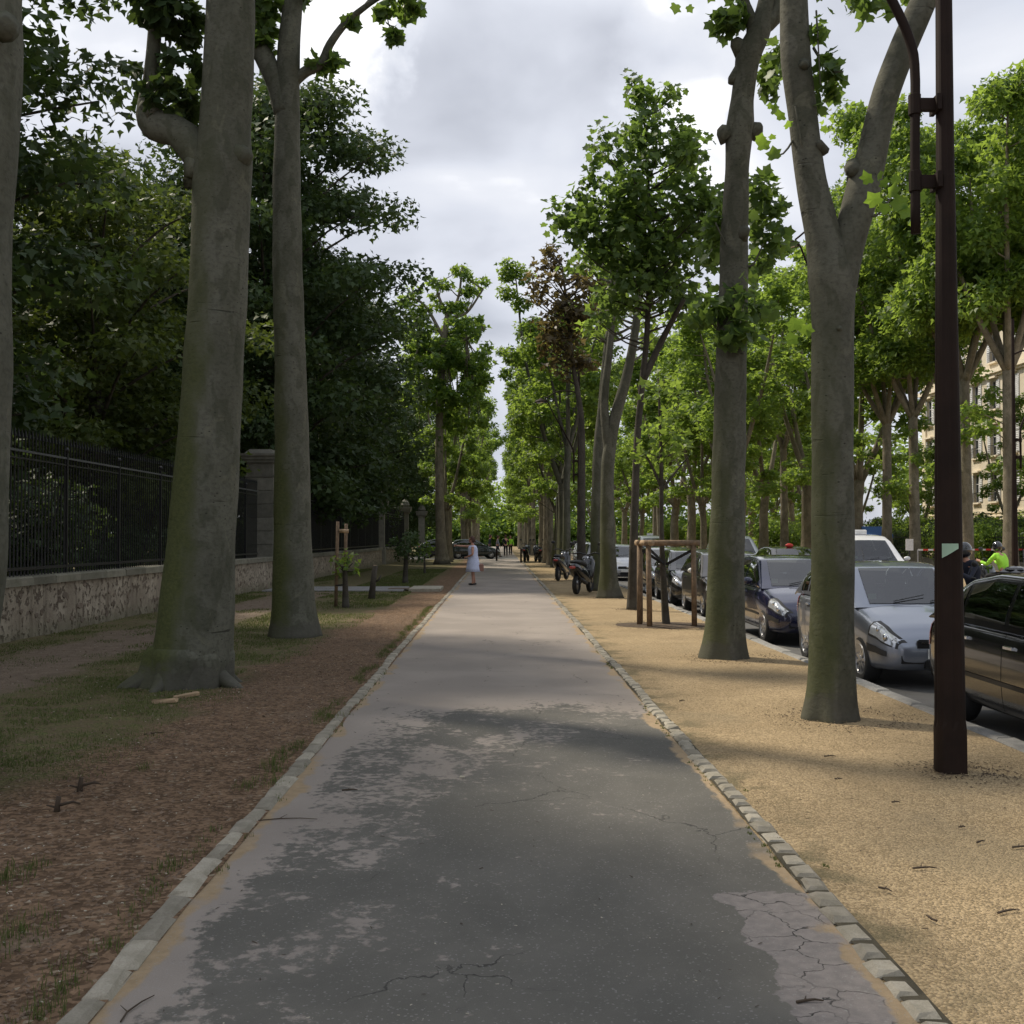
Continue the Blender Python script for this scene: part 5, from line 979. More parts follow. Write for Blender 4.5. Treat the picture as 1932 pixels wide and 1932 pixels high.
    for (s_, yy) in ((s_m, .36), (s_m, -.36), (s_m+.85, .36), (s_m+.85, -.36)):
        m = MB(); zt = top(s_); m.rbox((X(s_), yy, zt+.04), (.12, .46, .22), .04, Matrix.Rotation(-.18, 3, 'Y')); m.rbox((X(s_)-.04, yy, zt+.22), (.09, .24, .17), .035, Matrix.Rotation(-.18, 3, 'Y')); m.obj('seat', MT['seat'], t)
    m = MB(); c_ = [(X(D['ws'][0]+.55)+.05*math.cos(a)*0, .36+.17*math.cos(a), top(1.5)+.02+.15*math.sin(a)) for a in np.linspace(0, 6.283, 15)]; m.tube(c_, .014, 6); m.obj('steering_wheel', MT['plast'], t, True)
    m = MB(); q_ = cab(D['ws'][1]-.08, 1, 0); m.rbox((q_.x-.05, 0, q_.z-.10), (.03, .22, .06), .01); m.obj('rear_view_mirror', MT['plast'], t)
    m = MB(); q_ = cab(D['ws'][0]+.20, .75, 0); m.box((q_.x-.02, -.48, q_.z-.03), (.01, .10, .07)); m.obj('windscreen_sticker', MT['paper'], t)
    def patch(fn, sr, ar, off, ns=14, na=8, sides=(1,), wrap=False):
        vs = []; fs = []; S = np.linspace(*sr, ns)
        for s in S:
            if wrap: row = [fn(s, a, off, 1) for a in np.linspace(ar[0], 1, na)] + [fn(s, a, off, -1) for a in np.linspace(1, ar[0], na)[1:]]
            else: row = [fn(s, a, off, sides[0]) for a in np.linspace(ar[0], ar[1], na)]
            vs += row
        n_ = len(row)
        for i in range(ns-1):
            for k in range(n_-1): fs.append((i*n_+k, (i+1)*n_+k, (i+1)*n_+k+1, i*n_+k+1))
        m = MB(); return m.add(vs, fs)
    patch(cab, D['ws'], (.66, 1), .006, 16, 8, wrap=True).obj('windscreen', MT['glass'], t, True)
    patch(cab, D['rs'], (.68, 1), .006, 10, 8, wrap=True).obj('rear_window', MT['glass'], t, True)
    for sd in (1, -1):
        for (a, b_) in D['sw']:
            patch(cab, (a, b_), (.06, .42), .005, 10, 6, (sd,)).obj('side_window', MT['glass'], t, True)
        for s in [q for ab in D['sw'][:2] for q in (ab[0]-.02 if ab == D['sw'][0] else ab[0]-.04, ab[1]+.04)][:4]:
            patch(body, (s, s+.007), (.22, .76), .002, 2, 10, (sd,)).obj('door_seam', MT['dark'], t)
        for (a, b_) in D['sw'][:2]:
            m = MB(); p = body(b_-.10, .64, .012, sd); m.rbox(tuple(p), (.16, .03, .03), .008); m.obj('door_handle', MT['chrome'] if extra == 'chrome' else paint, t)
        patch(body, (.95, L-1.0), (.40, .43), .010, 12, 2, (sd,)).obj('side_moulding', MT['plast'], t)
        # mirror
        m = MB(); c = cab(D['ws'][0]+.32, .10, .10, sd); m.ball((c.x, c.y+sd*.05, c.z+.02), .1, 12, 8, (.55, .95, .62)); mr = m.obj('mirror', MT['white'] if extra == 'white_mirror' else paint, t, True)
        # lamps
        patch(body, (.045, .40), (.60, .79), .006, 10, 7, (sd,)).obj('headlight', MT['lamp'], t, True)
        patch(body, (.03, .435), (.575, .815), .003, 10, 7, (sd,)).obj('headlight_rim', MT['plast'], t, True)
        for (s_, b__, r__) in ((.13, .70, .055), (.27, .72, .042)):
            m = MB(); p = body(s_, b__, .006, sd); m.ball(tuple(p), r__, 10, 7, (.6, .6, .9)); m.obj('reflector', MT['chrome'], t, True)
        patch(body, (L-.25, L-.03), (.52, .77), .006, 8, 7, (sd,)).obj('tail_light', MT['redl'], t, True)
        patch(body, (.10, .45), (.42, .50), .012, 8, 3, (sd,)).obj('bumper_strip', bumper or MT['plast'], t, True)
        m = MB(); m.rbox((L/2-.035, sd*.42, .36), (.05, .26, .11), .02); m.obj('air_inlet', MT['dark'], t)
    m = MB(); m.rbox((L/2-.005, 0, .535), (.03, .74, .10), .02); m.obj('grille', MT['dark'], t)
    m = MB(); m.box((L/2+.012, 0, .55), (.015, .66, .018)); m.ball((L/2+.02, 0, .55), .045, 12, 6, (.3, 1, 1)); m.obj('grille_bar', MT['chrome'], t)
    m = MB(); m.rbox((L/2-.01, 0, .30), (.06, .56, .10), .02); m.obj('lower_grille', MT['dark'], t)
    m = MB(); m.box((L/2+.015, 0, .42), (.012, .50, .11)); m.obj('number_plate', MT['plate'], t)
    m = MB(); m.box((-L/2-.008, 0, .62), (.012, .50, .11)); m.obj('number_plate', MT['plate'], t)
    for y_ in (.18, -.28): # wipers
        m = MB(); a = cab(D['ws'][0]+.02, .95, .012, 1); b2 = cab(D['ws'][0]+.10, .80, .02, 1); m.tube([(a.x, y_, a.z+.01), (b2.x-.03, y_+.42 if y_ < 0 else y_+.36, b2.z+.03)], [.007, .005], 5); m.obj('wiper', MT['plast'], t)
    # wheels
    r_ = D['wr']
    for s in D['wh']:
        for sd in (1, -1):
            c = (X(s), sd*(D['w'][4][1]-.105), r_); m = MB(); m.lathe([(r_*.66, -.09), (r_*.88, -.10), (r_*.97, -.075), (r_, -.03), (r_, .03), (r_*.97, .075), (r_*.88, .10), (r_*.66, .09)], 26, (0, 0, 0), 'y'); ty = m.obj('wheel', MT['tyre'], t, True, c)
            m = MB(); m.lathe([(r_*.67, sd*.085), (r_*.62, sd*.098), (r_*.60, sd*.06)], 22, (0, 0, 0), 'y'); m.lathe([(r_*.16, sd*.04), (r_*.16, sd*.09), (r_*.10, sd*.10), (.001, sd*.10)], 14, (0, 0, 0), 'y')
            for k in range(9):
                a = 6.283*k/9; m.box((r_*.38*math.cos(a), sd*.072, r_*.38*math.sin(a)), (r_*.50, .03, r_*.13), Matrix.Rotation(-a, 3, 'Y'))
            m.obj('rim', MT[hub], ty, False)
            m = MB(); m.lathe([(.001, sd*.035), (r_*.64, sd*.035)], 20, (0, 0, 0), 'y'); m.obj('brake_disc', MT['dark'], ty)
    if kind != 'van':
        m = MB(); p = cab(D['roof'][-3][0]-.15, 1, .0, 1); m.tube([p, p+Vector((-.12, 0, .22))], [.006, .003], 5); m.obj('antenna', MT['plast'], t)
    return t
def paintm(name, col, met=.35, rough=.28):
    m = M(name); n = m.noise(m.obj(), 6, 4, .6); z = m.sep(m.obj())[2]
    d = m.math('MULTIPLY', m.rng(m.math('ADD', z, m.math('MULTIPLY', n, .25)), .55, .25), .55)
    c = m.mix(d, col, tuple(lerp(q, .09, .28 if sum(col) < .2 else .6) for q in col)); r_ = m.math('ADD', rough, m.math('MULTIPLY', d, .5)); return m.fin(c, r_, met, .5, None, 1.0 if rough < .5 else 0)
PB = paintm('black_paint', (.010, .010, .011), .1, .2); PS_ = paintm('silver_blue_paint', (.25, .275, .33), .7, .34); PN = paintm('navy_paint', (.012, .014, .045), .2, .2); PG = paintm('dark_brown_paint', (.035, .030, .027), .4, .3)
PW = paintm('white_car_paint', (.72, .72, .72), 0, .3); PGr = paintm('pale_grey_paint', (.45, .46, .48), .5, .3); PDg = paintm('dark_green_paint', (.010, .022, .020), .2, .25); PR = paintm('grey_paint', (.15, .15, .16), .5, .3)
RD = -.13
FD = -math.pi/2     # nose towards the viewer
def parked(kind, label, paint, front, x, **k): L = CARS[kind]['L']; return build_car(kind, label, 'car', paint, (x, front+L/2, RD), FD, group='cars parked along the kerb', **k)
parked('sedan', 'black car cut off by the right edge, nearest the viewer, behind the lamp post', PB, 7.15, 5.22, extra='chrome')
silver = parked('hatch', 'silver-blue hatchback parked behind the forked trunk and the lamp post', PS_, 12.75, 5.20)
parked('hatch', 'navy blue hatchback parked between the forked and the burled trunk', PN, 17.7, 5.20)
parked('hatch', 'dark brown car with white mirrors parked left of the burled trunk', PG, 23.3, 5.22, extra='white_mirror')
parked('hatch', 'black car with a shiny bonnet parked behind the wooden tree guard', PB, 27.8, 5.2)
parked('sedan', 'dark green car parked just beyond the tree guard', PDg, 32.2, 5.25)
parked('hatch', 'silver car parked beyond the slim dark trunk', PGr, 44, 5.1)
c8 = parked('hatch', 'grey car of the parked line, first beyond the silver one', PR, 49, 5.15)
for i, (y, x) in enumerate(((54, 5.1), (59, 5.2), (64, 5.15), (69, 5.1), (92, 5.1), (98, 5.2), (104, 5.1))): dup(c8, (x, y+1.9, RD), FD, 'small parked car in the distance along the kerb, %s beyond the grey one' % ORD[i], None, None, {PR: [PB, PW, PGr, PN][i % 4]})
# traffic on the road
van = build_car('van', 'white van with a lit-style roof box driving behind the silver hatchback', 'van', PW, (10.3, 31.5, RD), FD, group='vehicles driving on the road')
m = MB(); m.rbox((0, 0, 1.90), (.14, .36, .14), .02); m.obj('roof_box', MT['white'], van)
tx = build_car('sedan', 'dark car with a red and white roof light driving behind the navy hatchback', 'car', PB, (9.6, 36.5, RD), FD, group='vehicles driving on the road')
m = MB(); m.ball((0, 0, 1.48), .085, 12, 8, (.7, 1.6, .8)); m.obj('roof_light', MT['redw'], tx, True)
build_car('van', 'pale grey van on the road behind the burled trunk', 'van', PGr, (10.0, 47, RD), FD, group='vehicles driving on the road')
dup(van, (9.0, 66, RD), FD, 'farther white van on the road seen past the slim dark trunk', 'vehicles driving on the road')
# side-street cars on the left
build_car('sedan', 'black car stopped broadside behind the tufted plane trunk, far left', 'car', PB, (-4.0, 83.5, 0.01), 0.0, group='cars in the side street')
build_car('hatch', 'dark green-black car crossing the path end, right of the pointing woman', 'car', PDg, (-1.9, 81.5, 0.01), 0.15, group='cars in the side street')
# bollards
for i, (u, v, lab) in enumerate(((937, 1058, 'brown bollard at the end of the path, left one'), (983, 1061, 'brown bollard at the end of the path, right one'))):
    g = GP(u, v); b = MB(); b.lathe([(.07, 0), (.06, .05), (.055, .75), (.065, .78), (.05, .86), (.001, .88)], 12); tag(b.obj('bollard', MT['pole'], None, True, (g.x, g.y, 0)), lab, 'bollard', 'bollards at the path end')

# ---- scooters and motorbike ----
def build_scooter(label, loc, rz, paint, group=None, cat='scooter', box=False):
    t = thing('motor_scooter', label, cat, loc, rz, group)
    for x, r_ in ((.68, .25), (-.60, .25)):
        m = MB(); vs = []; fs = []; N_, K = 24, 8
        for i in range(N_):
            a = 6.283*i/N_
            for k in range(K): b_ = 6.283*k/K; q = r_-.055+.055*math.cos(b_); vs.append((q*math.cos(a), .06*math.sin(b_), q*math.sin(a)))
        for i in range(N_):
            for k in range(K): fs.append((i*K+k, i*K+(k+1) % K, ((i+1) % N_)*K+(k+1) % K, ((i+1) % N_)*K+k))
        m.add(vs, fs); wl = m.obj('wheel', MT['tyre'], t, True, (x, 0, r_))
        m = MB(); m.lathe([(.02, -.04), (.14, -.03), (.15, 0), (.14, .03), (.02, .04)], 16, (0, 0, 0), 'y'); m.obj('rim', MT['rim'], wl, True)
    def loft(sec, name, mat):
        m = MB(); vs = []; fs = []; n = 12
        for (x, zc, ry, rz_) in sec:
            for k in range(n): a = 6.283*k/n; vs.append((x, ry*math.copysign(abs(math.cos(a))**.7, math.cos(a)), zc+rz_*math.copysign(abs(math.sin(a))**.7, math.sin(a))))
        for i in range(len(sec)-1):
            for k in range(n): fs.append((i*n+k, i*n+(k+1) % n, (i+1)*n+(k+1) % n, (i+1)*n+k))
        fs += [tuple(range(n-1, -1, -1)), tuple((len(sec)-1)*n+k for k in range(n))]; return m.add(vs, fs).obj(name, mat, t, True)
    loft([(-.98, .74, .04, .03), (-.90, .70, .13, .10), (-.6, .62, .18, .18), (-.25, .52, .19, .20), (.0, .42, .18, .14), (.2, .34, .17, .08), (.38, .34, .15, .08)], 'rear_body', paint)
    loft([(.30, .40, .17, .10), (.40, .60, .19, .26), (.50, .72, .20, .26), (.62, .72, .15, .18), (.72, .62, .06, .08)], 'front_fairing', paint)
    loft([(-.85, .83, .10, .03), (-.6, .82, .15, .06), (-.3, .78, .16, .07), (-.05, .74, .13, .05), (.05, .70, .06, .03)], 'seat', MT['plast'])
    loft([(.42, .28, .05, .02), (.55, .49, .075, .05), (.70, .52, .08, .035), (.88, .44, .07, .02), (.93, .36, .04, .01)], 'mudguard', paint)
    m = MB(); m.tube([(.68, .07, .25), (.56, .07, .62), (.44, 0, .95)], [.025, .025, .03], 6); m.tube([(.68, -.07, .25), (.56, -.07, .62)], [.025, .025], 6); m.obj('fork', MT['chrome'], t, True)
    m = MB(); m.tube([(.30, .36, 1.02), (.40, .22, 1.05), (.45, 0, .98), (.40, -.22, 1.05), (.30, -.36, 1.02)], [.018]*5, 7); m.obj('handlebar', MT['plast'], t, True)
    for sd in (1, -1):
        m = MB(); m.tube([(.38, sd*.26, 1.05), (.36, sd*.34, 1.24)], [.008, .008], 5); m.ball((.35, sd*.38, 1.28), .07, 10, 6, (.35, 1.1, .75)); m.obj('mirror', MT['plast'], t, True)
    m = MB(); m.ball((.70, 0, .78), .09, 12, 8, (.5, 1.2, .8)); m.obj('headlight', MT['lamp'], t, True)
    m = MB(); m.ball((-.97, 0, .70), .06, 10, 6, (.5, 1.5, .7)); m.obj('tail_light', MT['redl'], t, True)
    m = MB(); m.tube([(-.2, -.17, .28), (-.5, -.20, .30), (-.85, -.20, .40)], [.03, .05, .045], 9); m.obj('exhaust', MT['plast'], t, True)
    m = MB(); m.tube([(-.1, .0, .3), (-.15, .22, .03)], [.015, .012], 5); m.obj('kickstand', MT['plast'], t)
    if box: m = MB(); m.rbox((-.98, 0, 1.02), (.36, .40, .30), .06); m.ball((-.98, 0, 1.16), .2, 12, 6, (.9, 1.0, .35)); m.obj('top_box', PB, t)
    return t
PK_ = paintm('scooter_black', (.015, .015, .017), .2, .25)
sc = build_scooter('black scooter parked on the gravel beside the curved plane trunk', (2.42, 32.0, 0), 1.22, PK_, 'scooters parked on the gravel', box=False); sc.scale = (1.12,)*3
dup(sc, (2.35, 41.5, 0), 1.3, 'black scooter parked further down the gravel row', 'scooters parked on the gravel')
dup(sc, (1.75, 71.5, 0), 1.4, 'distant black scooter at the path end, left of the pair', 'scooters parked on the gravel')
dup(sc, (2.45, 70.5, 0), 1.7, 'distant black scooter at the path end, right of the pair', 'scooters parked on the gravel')
bike = build_scooter('black motorbike with top box ridden on the road past the black car', (8.75, 20.3, RD), 0.35+math.pi, PK_, None, 'motorbike', True)
bike2 = dup(sc, (13.75, 30, RD), 2.0, 'scooter under the rider in the green hi-vis top, far right', None)

# ================= PEOPLE =================
def skin_body(name, joints, edges, mat, parent, sub=2, root=0):
    me = bpy.data.meshes.new(name); me.from_pydata([j[0] for j in joints], edges, []); o = link(name, me, parent)
    md = o.modifiers.new('s', 'SKIN'); md.use_smooth_shade = True; sv_ = me.skin_vertices[0].data
    for i, j in enumerate(joints): r_ = j[1]; sv_[i].radius = (r_, r_) if not hasattr(r_, '__len__') else r_; sv_[i].use_root = (i == root)
    o.modifiers.new('u', 'SUBSURF').levels = sub; o.modifiers['u'].render_levels = sub
    dg = bpy.context.evaluated_depsgraph_get(); nm = bpy.data.meshes.new_from_object(o.evaluated_get(dg)); o.modifiers.clear(); o.data = nm; nm.materials.clear(); nm.materials.append(mat)
    nm.polygons.foreach_set('use_smooth', [True]*len(nm.polygons)); return o
def person(label, loc, rz, H=1.7, pose='stand', top='blackc', leg='blackc', skin='skin', group=None, helmet=False, dress=False, hair='hair'):
    """faces local +x"""
    t = thing('person', label, 'person', loc, rz, group); k = H/1.75; V_ = lambda *a: Vector(a)*k
    sit = pose == 'ride'; hz = .92 if not sit else .80
    hip = V_(0, 0, hz); ch = V_(.02 if not sit else .14, 0, hz+.42); nk = V_(.03 if not sit else .20, 0, hz+.57); hd = nk+V_(.03, 0, .16)
    J = [(hip, .12*k), (hip+V_(.01, 0, .2), .115*k), (ch, .135*k), (nk, .055*k), (nk+V_(.01, 0, .06), .05*k)]; E = [(0, 1), (1, 2), (2, 3), (3, 4)]
    def add(p, r, par): J.append((p, r)); E.append((par, len(J)-1)); return len(J)-1
    HANDS = []
    for sd in (1, -1):
        hp = add(hip+V_(0, sd*.09, -.05), .095*k, 0)
        if sit: kn = hip+V_(.42, sd*.20, -.08); an = hip+V_(.36, sd*.20, -.50)
        elif pose == 'walk': kn = V_(.10*sd+.06, sd*.10, .50); an = V_(.22*sd, sd*.10, .09)
        else: kn = V_(.02, sd*.09, .50); an = V_(0.03*sd-.02, sd*.085, .09)
        kk = add(kn, .062*k, hp); aa = add(an, .042*k, kk); add(an+V_(.06, 0, -.05), .040*k, aa)
        shd = add(ch+V_(.0, sd*.185, .07), .062*k, 2)
        if pose == 'point' and sd == -1: el = ch+V_(.28, sd*.20, .08); wr_ = ch+V_(.55, sd*.16, .10)
        elif pose == 'point': el = ch+V_(.0, sd*.27, -.22); wr_ = ch+V_(.20, sd*.10, -.30)
        elif sit: el = ch+V_(.22, sd*.26, -.18); wr_ = ch+V_(.42, sd*.28, -.10)
        elif pose == 'walk': el = ch+V_(-.10*sd, sd*.25, -.22); wr_ = ch+V_(.06-.14*sd, sd*.26, -.44)
        else: el = ch+V_(-.02, sd*.25, -.22); wr_ = ch+V_(.06, sd*.26, -.46)
        e = add(el, .042*k, shd); wi = add(wr_, .028*k, e); d = (wr_-el).normalized(); pm = add(wr_+d*.06*k, .032*k, wi)
        for q in (-1.5, -.5, .5, 1.5): f1 = add(wr_+d*.11*k+Vector((0, 0, .018*q*k)), .010*k, pm); add(wr_+d*(.165-.012*abs(q))*k+Vector((0, 0, .02*q*k-.01)), .008*k, f1)
        f1 = add(wr_+d*.06*k+Vector((0, -sd*.035*k, .02*k)), .011*k, pm); add(wr_+d*.10*k+Vector((0, -sd*.055*k, .025*k)), .009*k, f1)
        HANDS.append(wr_)
    # head
    bd = skin_body('body', [(tuple(p), r) for p, r in J], E, MT[skin], t)
    m = MB(); hk = k*1.0; m.ball(hd, .105*hk, 18, 14, (.92, .76, 1.14)); m.ball(hd+V_(.095, 0, -.01), .018*hk, 8, 6, (1, .8, 1.4))
    for sd in (1, -1): m.ball(hd+V_(0, sd*.082, -.005), .026*hk, 8, 6, (.7, .35, 1.1))
    m.ball(hd+V_(.075, 0, -.075), .035*hk, 8, 6, (.8, 1, .7)); he = m.obj('head', MT[skin], t, True)
    for sd in (1, -1): m = MB(); m.ball(hd+V_(.086, sd*.032, .015), .011*hk, 8, 6); m.obj('eye', MT['blackc'], he, True)
    m = MB(); m.ball(hd+V_(.088, 0, -.050), .022*hk, 8, 6, (.3, 1, .25)); m.obj('mouth', MT['redl'], he, True)
    if helmet:
        m = MB(); m.ball(hd+V_(-.01, 0, .02), .145*hk, 18, 12, (1, .88, 1.05)); m.obj('helmet', MT['helm'], t, True)
        m = MB(); m.ball(hd+V_(.03, 0, .01), .122*hk, 14, 10, (1, .86, .62)); m.obj('visor', MT['glass'], t, True)
    else: m = MB(); m.ball(hd+V_(-.022, 0, .022), .112*hk, 16, 12, (.92, .86, 1.08), .12, 3); m.ball(hd+V_(-.08, 0, -.03), .07*hk, 10, 8, (.8, 1.1, 1), .1); m.obj('hair', MT[hair], t, True)
    # clothing follows the joints
    if dress:
        m = MB(); vs = []; fs = []; n = 20; prof = [(nk.z-.035*k, .075, .13), (ch.z+.10*k, .115, .185), (ch.z, .155, .195), (ch.z-.12*k, .160, .175), (hip.z+.18*k, .150, .165), (hip.z, .185, .20), (hip.z-.15*k, .205, .225), (hip.z-.30*k, .225, .24), (hip.z-.42*k, .245, .255), (hip.z-.425*k, .23, .24)]
        for z, rx, ry in prof:
            x0 = lerp(0, .03, min(1, max(0, (z-hip.z)/.55)))
            for q in range(n): a = 6.283*q/n; rx_ = 1; fo = 1.14+.05*math.sin(5*a+1)*max(0, (hip.z+.1-z))*2; vs.append((x0+rx*k*fo*math.cos(a), ry*k*fo*math.sin(a), z))
        for i in range(len(prof)-1):
            for q in range(n): fs.append((i*n+q, i*n+(q+1) % n, (i+1)*n+(q+1) % n, (i+1)*n+q))
        fs.append(tuple(range(n))); m.add(vs, fs); m.obj('dress', MT['dress'], t, True)
    else:
        cj = [J[i] for i in range(3)]; cj = [(p, r+.022*k) for p, r in cj]; ce = [(0, 1), (1, 2)]; cj.append((nk-V_(0, 0, .03), .075*k)); ce.append((2, 3))
        idx = {}; 
        for i, (a, b_) in enumerate(E):
            pass
        ai = [5+4+0, ]; n0 = len(J)//2
        # shoulder/elbow/wrist of each side
        base = 5; per = 4+2+1; 
        for s_i in range(2):
            o_ = 5+s_i*((len(J)-5)//2); sh_, el_, wr2 = J[o_+4], J[o_+5], J[o_+6]; q = len(cj); cj += [(sh_[0], sh_[1]+.014*k), (el_[0], el_[1]+.014*k), (wr2[0], wr2[1]+.016*k)]; ce += [(2, q), (q, q+1), (q+1, q+2)]
        skin_body('jacket', [(tuple(p), r) for p, r in cj], ce, MT[top], t)
        lj = [(J[0][0]+V_(0, 0, .06), J[0][1]+.015*k)]; le = []
        for s_i in range(2):
            o_ = 5+s_i*((len(J)-5)//2); q = len(lj); lj += [(J[o_][0], J[o_][1]+.012*k), (J[o_+1][0], J[o_+1][1]+.016*k), (J[o_+2][0], J[o_+2][1]+.020*k)]; le += [(0, q), (q, q+1), (q+1, q+2)]
        skin_body('trousers', [(tuple(p), r) for p, r in lj], le, MT[leg], t)
    for s_i in range(2):
        o_ = 5+s_i*((len(J)-5)//2); an = J[o_+2][0]; m = MB(); m.ball((an.x+.05*k, an.y, an.z-.045*k), .05*k, 12, 8, (2.5, .9, .8)); m.obj('shoe', MT['shoe'], t, True)
    return t, HANDS
g = GP(893, 1104); wm, HH = person('woman in a pale blue sleeveless dress pointing left on the path, tan bag behind her', (g.x, g.y, 0), math.pi, 1.62, 'point', dress=True)
m = MB(); m.rbox((-.27, -.02, .60), (.16, .30, .26), .04); m.tube([(-.20, -.12, .72), (-.17, -.14, .95), (-.10, -.17, 1.22), (.02, -.17, 1.30)], [.009]*4, 5); tag(m.obj('handbag', MT['bag'], None, False, (g.x, g.y, 0)), 'tan handbag hanging behind the woman in the pale dress', 'bag').rotation_euler = (0, 0, math.pi)
g = GP(954, 1049); person('person in black walking away at the far end of the path', (g.x, 92, 0), math.pi/2, 1.75, 'walk')
g = GP(963, 1046); person('person in a green hi-vis vest standing at the far end of the path', (.98, 97, 0), -math.pi/2, 1.7, 'stand', 'hivis', 'blackc')
person('person in a grey top crossing by the side street, right of the dark green car', (-.15, 88, 0), 0, 1.7, 'walk', 'greyc', 'navy'); person('person in navy standing behind the dark green car', (-.75, 86.5, 0), 0, 1.75, 'stand', 'navy', 'navy')
rd, _ = person('rider in a navy jacket and black helmet on the motorbike at right', (8.75, 20.3, RD), 0.35+math.pi, 1.75, 'ride', 'navy', 'blackc', helmet=True); rd.location.z -= .02
person('rider in a bright green hi-vis top and dark helmet at the far right', (13.75, 30, RD), 2.0, 1.7, 'ride', 'hivis', 'blackc', helmet=True)

# ================= BUILDING =================
def building():
    X0, Y0, Y1, H1, H2 = 37.6, 60, 97.5, 14.2, 20.5; t = thing('apartment_building', 'sunlit cream stone apartment building with white shutters behind the trees at right', 'building', (X0, Y0, 0))
    Lb = Y1-Y0; fl = [0, 3.6, 7.1, 10.6, 14.2, 17.4]; nb = int(Lb/2.9); 
    # facade with real openings, built as a grid
    def wall_grid(x, y0, y1, z0, z1, ops, thick, nm, mat):
        ys = sorted(set([y0, y1]+[q for o in ops for q in (o[0], o[1])])); zs = sorted(set([z0, z1]+[q for o in ops for q in (o[2], o[3])])); b = MB()
        for i in range(len(ys)-1):
            for j in range(len(zs)-1):
                yc = (ys[i]+ys[i+1])/2; zc = (zs[j]+zs[j+1])/2
                if any(o[0] < yc < o[1] and o[2] < zc < o[3] for o in ops): continue
                b.add([(x, ys[i], zs[j]), (x, ys[i+1], zs[j]), (x, ys[i+1], zs[j+1]), (x, ys[i], zs[j+1])], [(0, 3, 2, 1)])
        for o in ops: a = [(x, o[0], o[2]), (x, o[1], o[2]), (x, o[1], o[3]), (x, o[0], o[3])]; c = [(x+thick, q[1], q[2]) for q in a]; b.add(a+c, [(i, (i+1) % 4, 4+(i+1) % 4, 4+i) for i in range(4)])
        return b.obj(nm, mat, t)
    ops = []
    for f in range(5):
        for i in range(nb): yc = (i+.5)*Lb/nb; ops.append((yc-.55, yc+.55, fl[f]+.7, fl[f]+2.9))
    wall_grid(0, 0, Lb, 0, H2-2.6, ops, .35, 'wall', MT['facade'])
    b = MB(); b.box((6.2, Lb/2, (H2-2.6)/2), (11.6, Lb-.02, H2-2.6)); b.box((6, Lb+.004, (H2-2.6)/2), (12, .3, H2-2.6)); b.obj('side_wall', MT['facade'], t)
    b = MB(); b.add([(.3, -.2, H2-2.6), (.3, Lb+.2, H2-2.6), (2.0, Lb-.8, H2+1.2), (2.0, .8, H2+1.2), (12, -.2, H2-2.6), (12, Lb+.2, H2-2.6), (10.5, Lb-.8, H2+1.2), (10.5, .8, H2+1.2)], [(0, 1, 2, 3), (1, 5, 6, 2), (4, 0, 3, 7), (3, 2, 6, 7), (5, 4, 7, 6)]); rf = b.obj('roof', MT['zinc'], t)
    for yy in (6, 17, 29): b = MB(); b.box((4, yy, H2+1.6), (.8, 2.2, 2.4)); b.obj('chimney', MT['facade'], rf)
    for z, d, h_ in ((H1-.05, .55, .34), (3.55, .22, .22), (H2-2.5, .45, .3)): b = MB(); b.box((-d/2+.15, Lb/2, z), (d, Lb+.3, h_)); b.box((-d/2+.22, Lb/2, z-h_*.75), (d*.55, Lb+.2, h_*.5)); b.obj('cornice', MT['trim'], t)
    for q in (.45, Lb-.45): b = MB(); b.box((-.06, q, H1/2), (.14, .8, H1-.5)); b.obj('pilaster', MT['trim'], t)
    fr = MB(); 
    for yy in (-.52, 0, .52): fr.box((.18, yy, 1.1), (.05, .06, 2.2))
    for zz in (.04, .75, 1.45, 2.16): fr.box((.181, 0, zz), (.045, 1.08, .05))
    fm = fr.mesh('frame_mesh', MT['shut']); gl = MB(); gl.box((.23, 0, 1.1), (.01, 1.1, 2.2)); gm = gl.mesh('pane_mesh', MT['wglass'])
    shm = MB(); shm.box((-.035, 0, 1.1), (.05, .50, 2.15)); 
    for i in range(14): shm.box((-.066, 0, .15+i*.145), (.012, .42, .09), Matrix.Rotation(.4, 3, 'Y'))
    shm_ = shm.mesh('shutter_mesh', MT['shut']); sl = MB(); sl.box((-.09, 0, -.06), (.26, 1.4, .12)); sm = sl.mesh('sill_mesh', MT['trim']); pd = MB(); pd.box((-.12, 0, 2.42), (.3, 1.5, .14)); pdm = pd.mesh('lintel_mesh', MT['trim'])
    rl = MB(); rl.box((-.19, 0, .75), (.03, 1.3, .04)); 
    for i in range(9): rl.box((-.19, -.6+i*.15, .37), (.018, .018, .74))
    rlm = rl.mesh('balcony_rail_mesh', MT['iron'])
    for f in range(5):
        for i in range(int(nb*.35), nb):
            yc = (i+.5)*Lb/nb; z = fl[f]+.7; w_ = link('window', fm, t, (0, yc, z)); link('pane', gm, w_); link('sill', sm, w_); link('lintel', pdm, w_); link('railing', rlm, w_)
            for sd in (-1, 1): link('shutter', shm_, w_, (0, sd*.80, 0))
    # stone course joints
    b = MB()
    for z in np.arange(.5, 3.4, .42): b.box((-.012, Lb/2, z), (.03, Lb, .36))
    b.obj('plinth_courses', MT['facade'], t)
building()
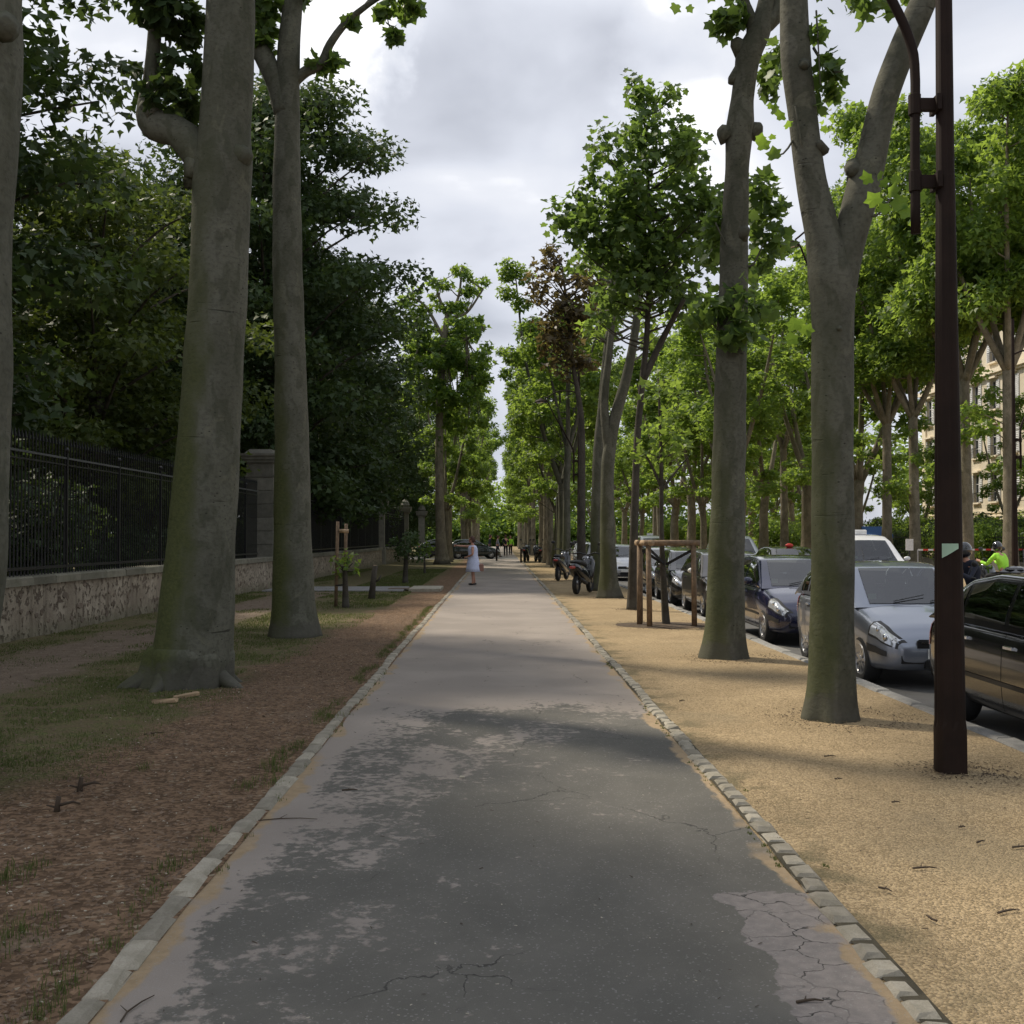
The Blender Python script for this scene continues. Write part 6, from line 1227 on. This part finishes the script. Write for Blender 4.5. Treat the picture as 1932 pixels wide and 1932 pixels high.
# low railing wall, blue awning, barrier tape and sign beyond the road
t = thing('barrier', 'red and white barrier tape strung between short posts beyond the road', 'barrier', (19.0, 50, 0)); TP = [(0, 0), (2.6, .6), (5.4, 1.2)]
for (x, y) in TP: b = MB(); b.tube([(x, y, 0), (x, y, 1.05)], [.03, .03], 6); b.obj('post', MT['greyc'], t)
for i in range(2):
    for k in range(10):
        a, c = Vector((*TP[i], 1.0)), Vector((*TP[i+1], 1.0)); f0, f1 = k/10, (k+1)/10; p0, p1 = a.lerp(c, f0), a.lerp(c, f1); b = MB(); b.add([p0, p1, p1+Vector((0, 0, .08)), p0+Vector((0, 0, .08)), p0+Vector((0, .004, 0)), p1+Vector((0, .004, 0)), p1+Vector((0, .004, .08)), p0+Vector((0, .004, .08))], [(0, 1, 2, 3), (7, 6, 5, 4), (3, 2, 6, 7), (0, 4, 5, 1)]); b.obj('tape', MT['redw'] if k % 2 else MT['shut'], t)
p = P(1660, 980, 66); t = thing('awning', 'dark blue awning between the pale trunks beyond the road', 'awning', (p.x, 66, 0)); b = MB(); b.add([(-2, 0, 2.3), (2, 0, 2.3), (2, 1.6, 3.0), (-2, 1.6, 3.0), (-2, 0, 2.05), (2, 0, 2.05), (2, 1.6, 2.7), (-2, 1.6, 2.7)], [(0, 1, 2, 3), (4, 5, 1, 0), (5, 6, 2, 1), (7, 4, 0, 3), (6, 7, 3, 2), (7, 6, 5, 4)]); b.obj('cloth', MT['blue'], t); t.scale = (.4, .6, .75)
for x in (-1.9, 1.9): b = MB(); b.tube([(x, .1, 0), (x, .1, 2.1)], [.03, .03], 6); b.obj('pole', MT['greyc'], t)
p = P(1716, 1030, 44); t = thing('notice_board', 'small white notice board beside the pale trunk beyond the road', 'sign', (p.x, 44, 0)); b = MB(); b.box((0, 0, p.z+.05), (.30, .03, .46)); b.obj('panel', MT['shut'], t); b = MB(); b.box((0, .03, (p.z)/2), (.06, .03, p.z)); b.obj('post', MT['iron'], t)
# garden railing with hedge in front of the building
t = thing('garden_railing', 'long dark railing on a low stone base far beyond the road', 'fence', (24.3, 36, 0)); b = MB(); b.box((0, 25, .22), (.35, 50, .45)); b.obj('base', MT['granite'], t); b = MB(); b.box((0, 25, 1.6), (.05, 50, .05)); b.box((0, 25, .6), (.05, 50, .05)); b.obj('rail', MT['iron'], t)
q = MB(); q.box((0, 0, 1.1), (.025, .025, 1.4)); qm = q.mesh('bar_mesh', MT['iron'])
for i in range(200): link('bar', qm, t, (0, .12+i*.25, 0))
random.seed(6); cl = []
for i in range(150): cl.append(((random.uniform(25.2, 27.2), 36+i/3, random.uniform(.4, 2.5)), (.75, .75, .6), 95))
C, O = clump_pts(cl); tag(link('hedge', leaf_mesh('hedge_mesh', C, O, .22, LF2, MT['leafP'])), 'dark clipped hedge behind the far railing', 'hedge')
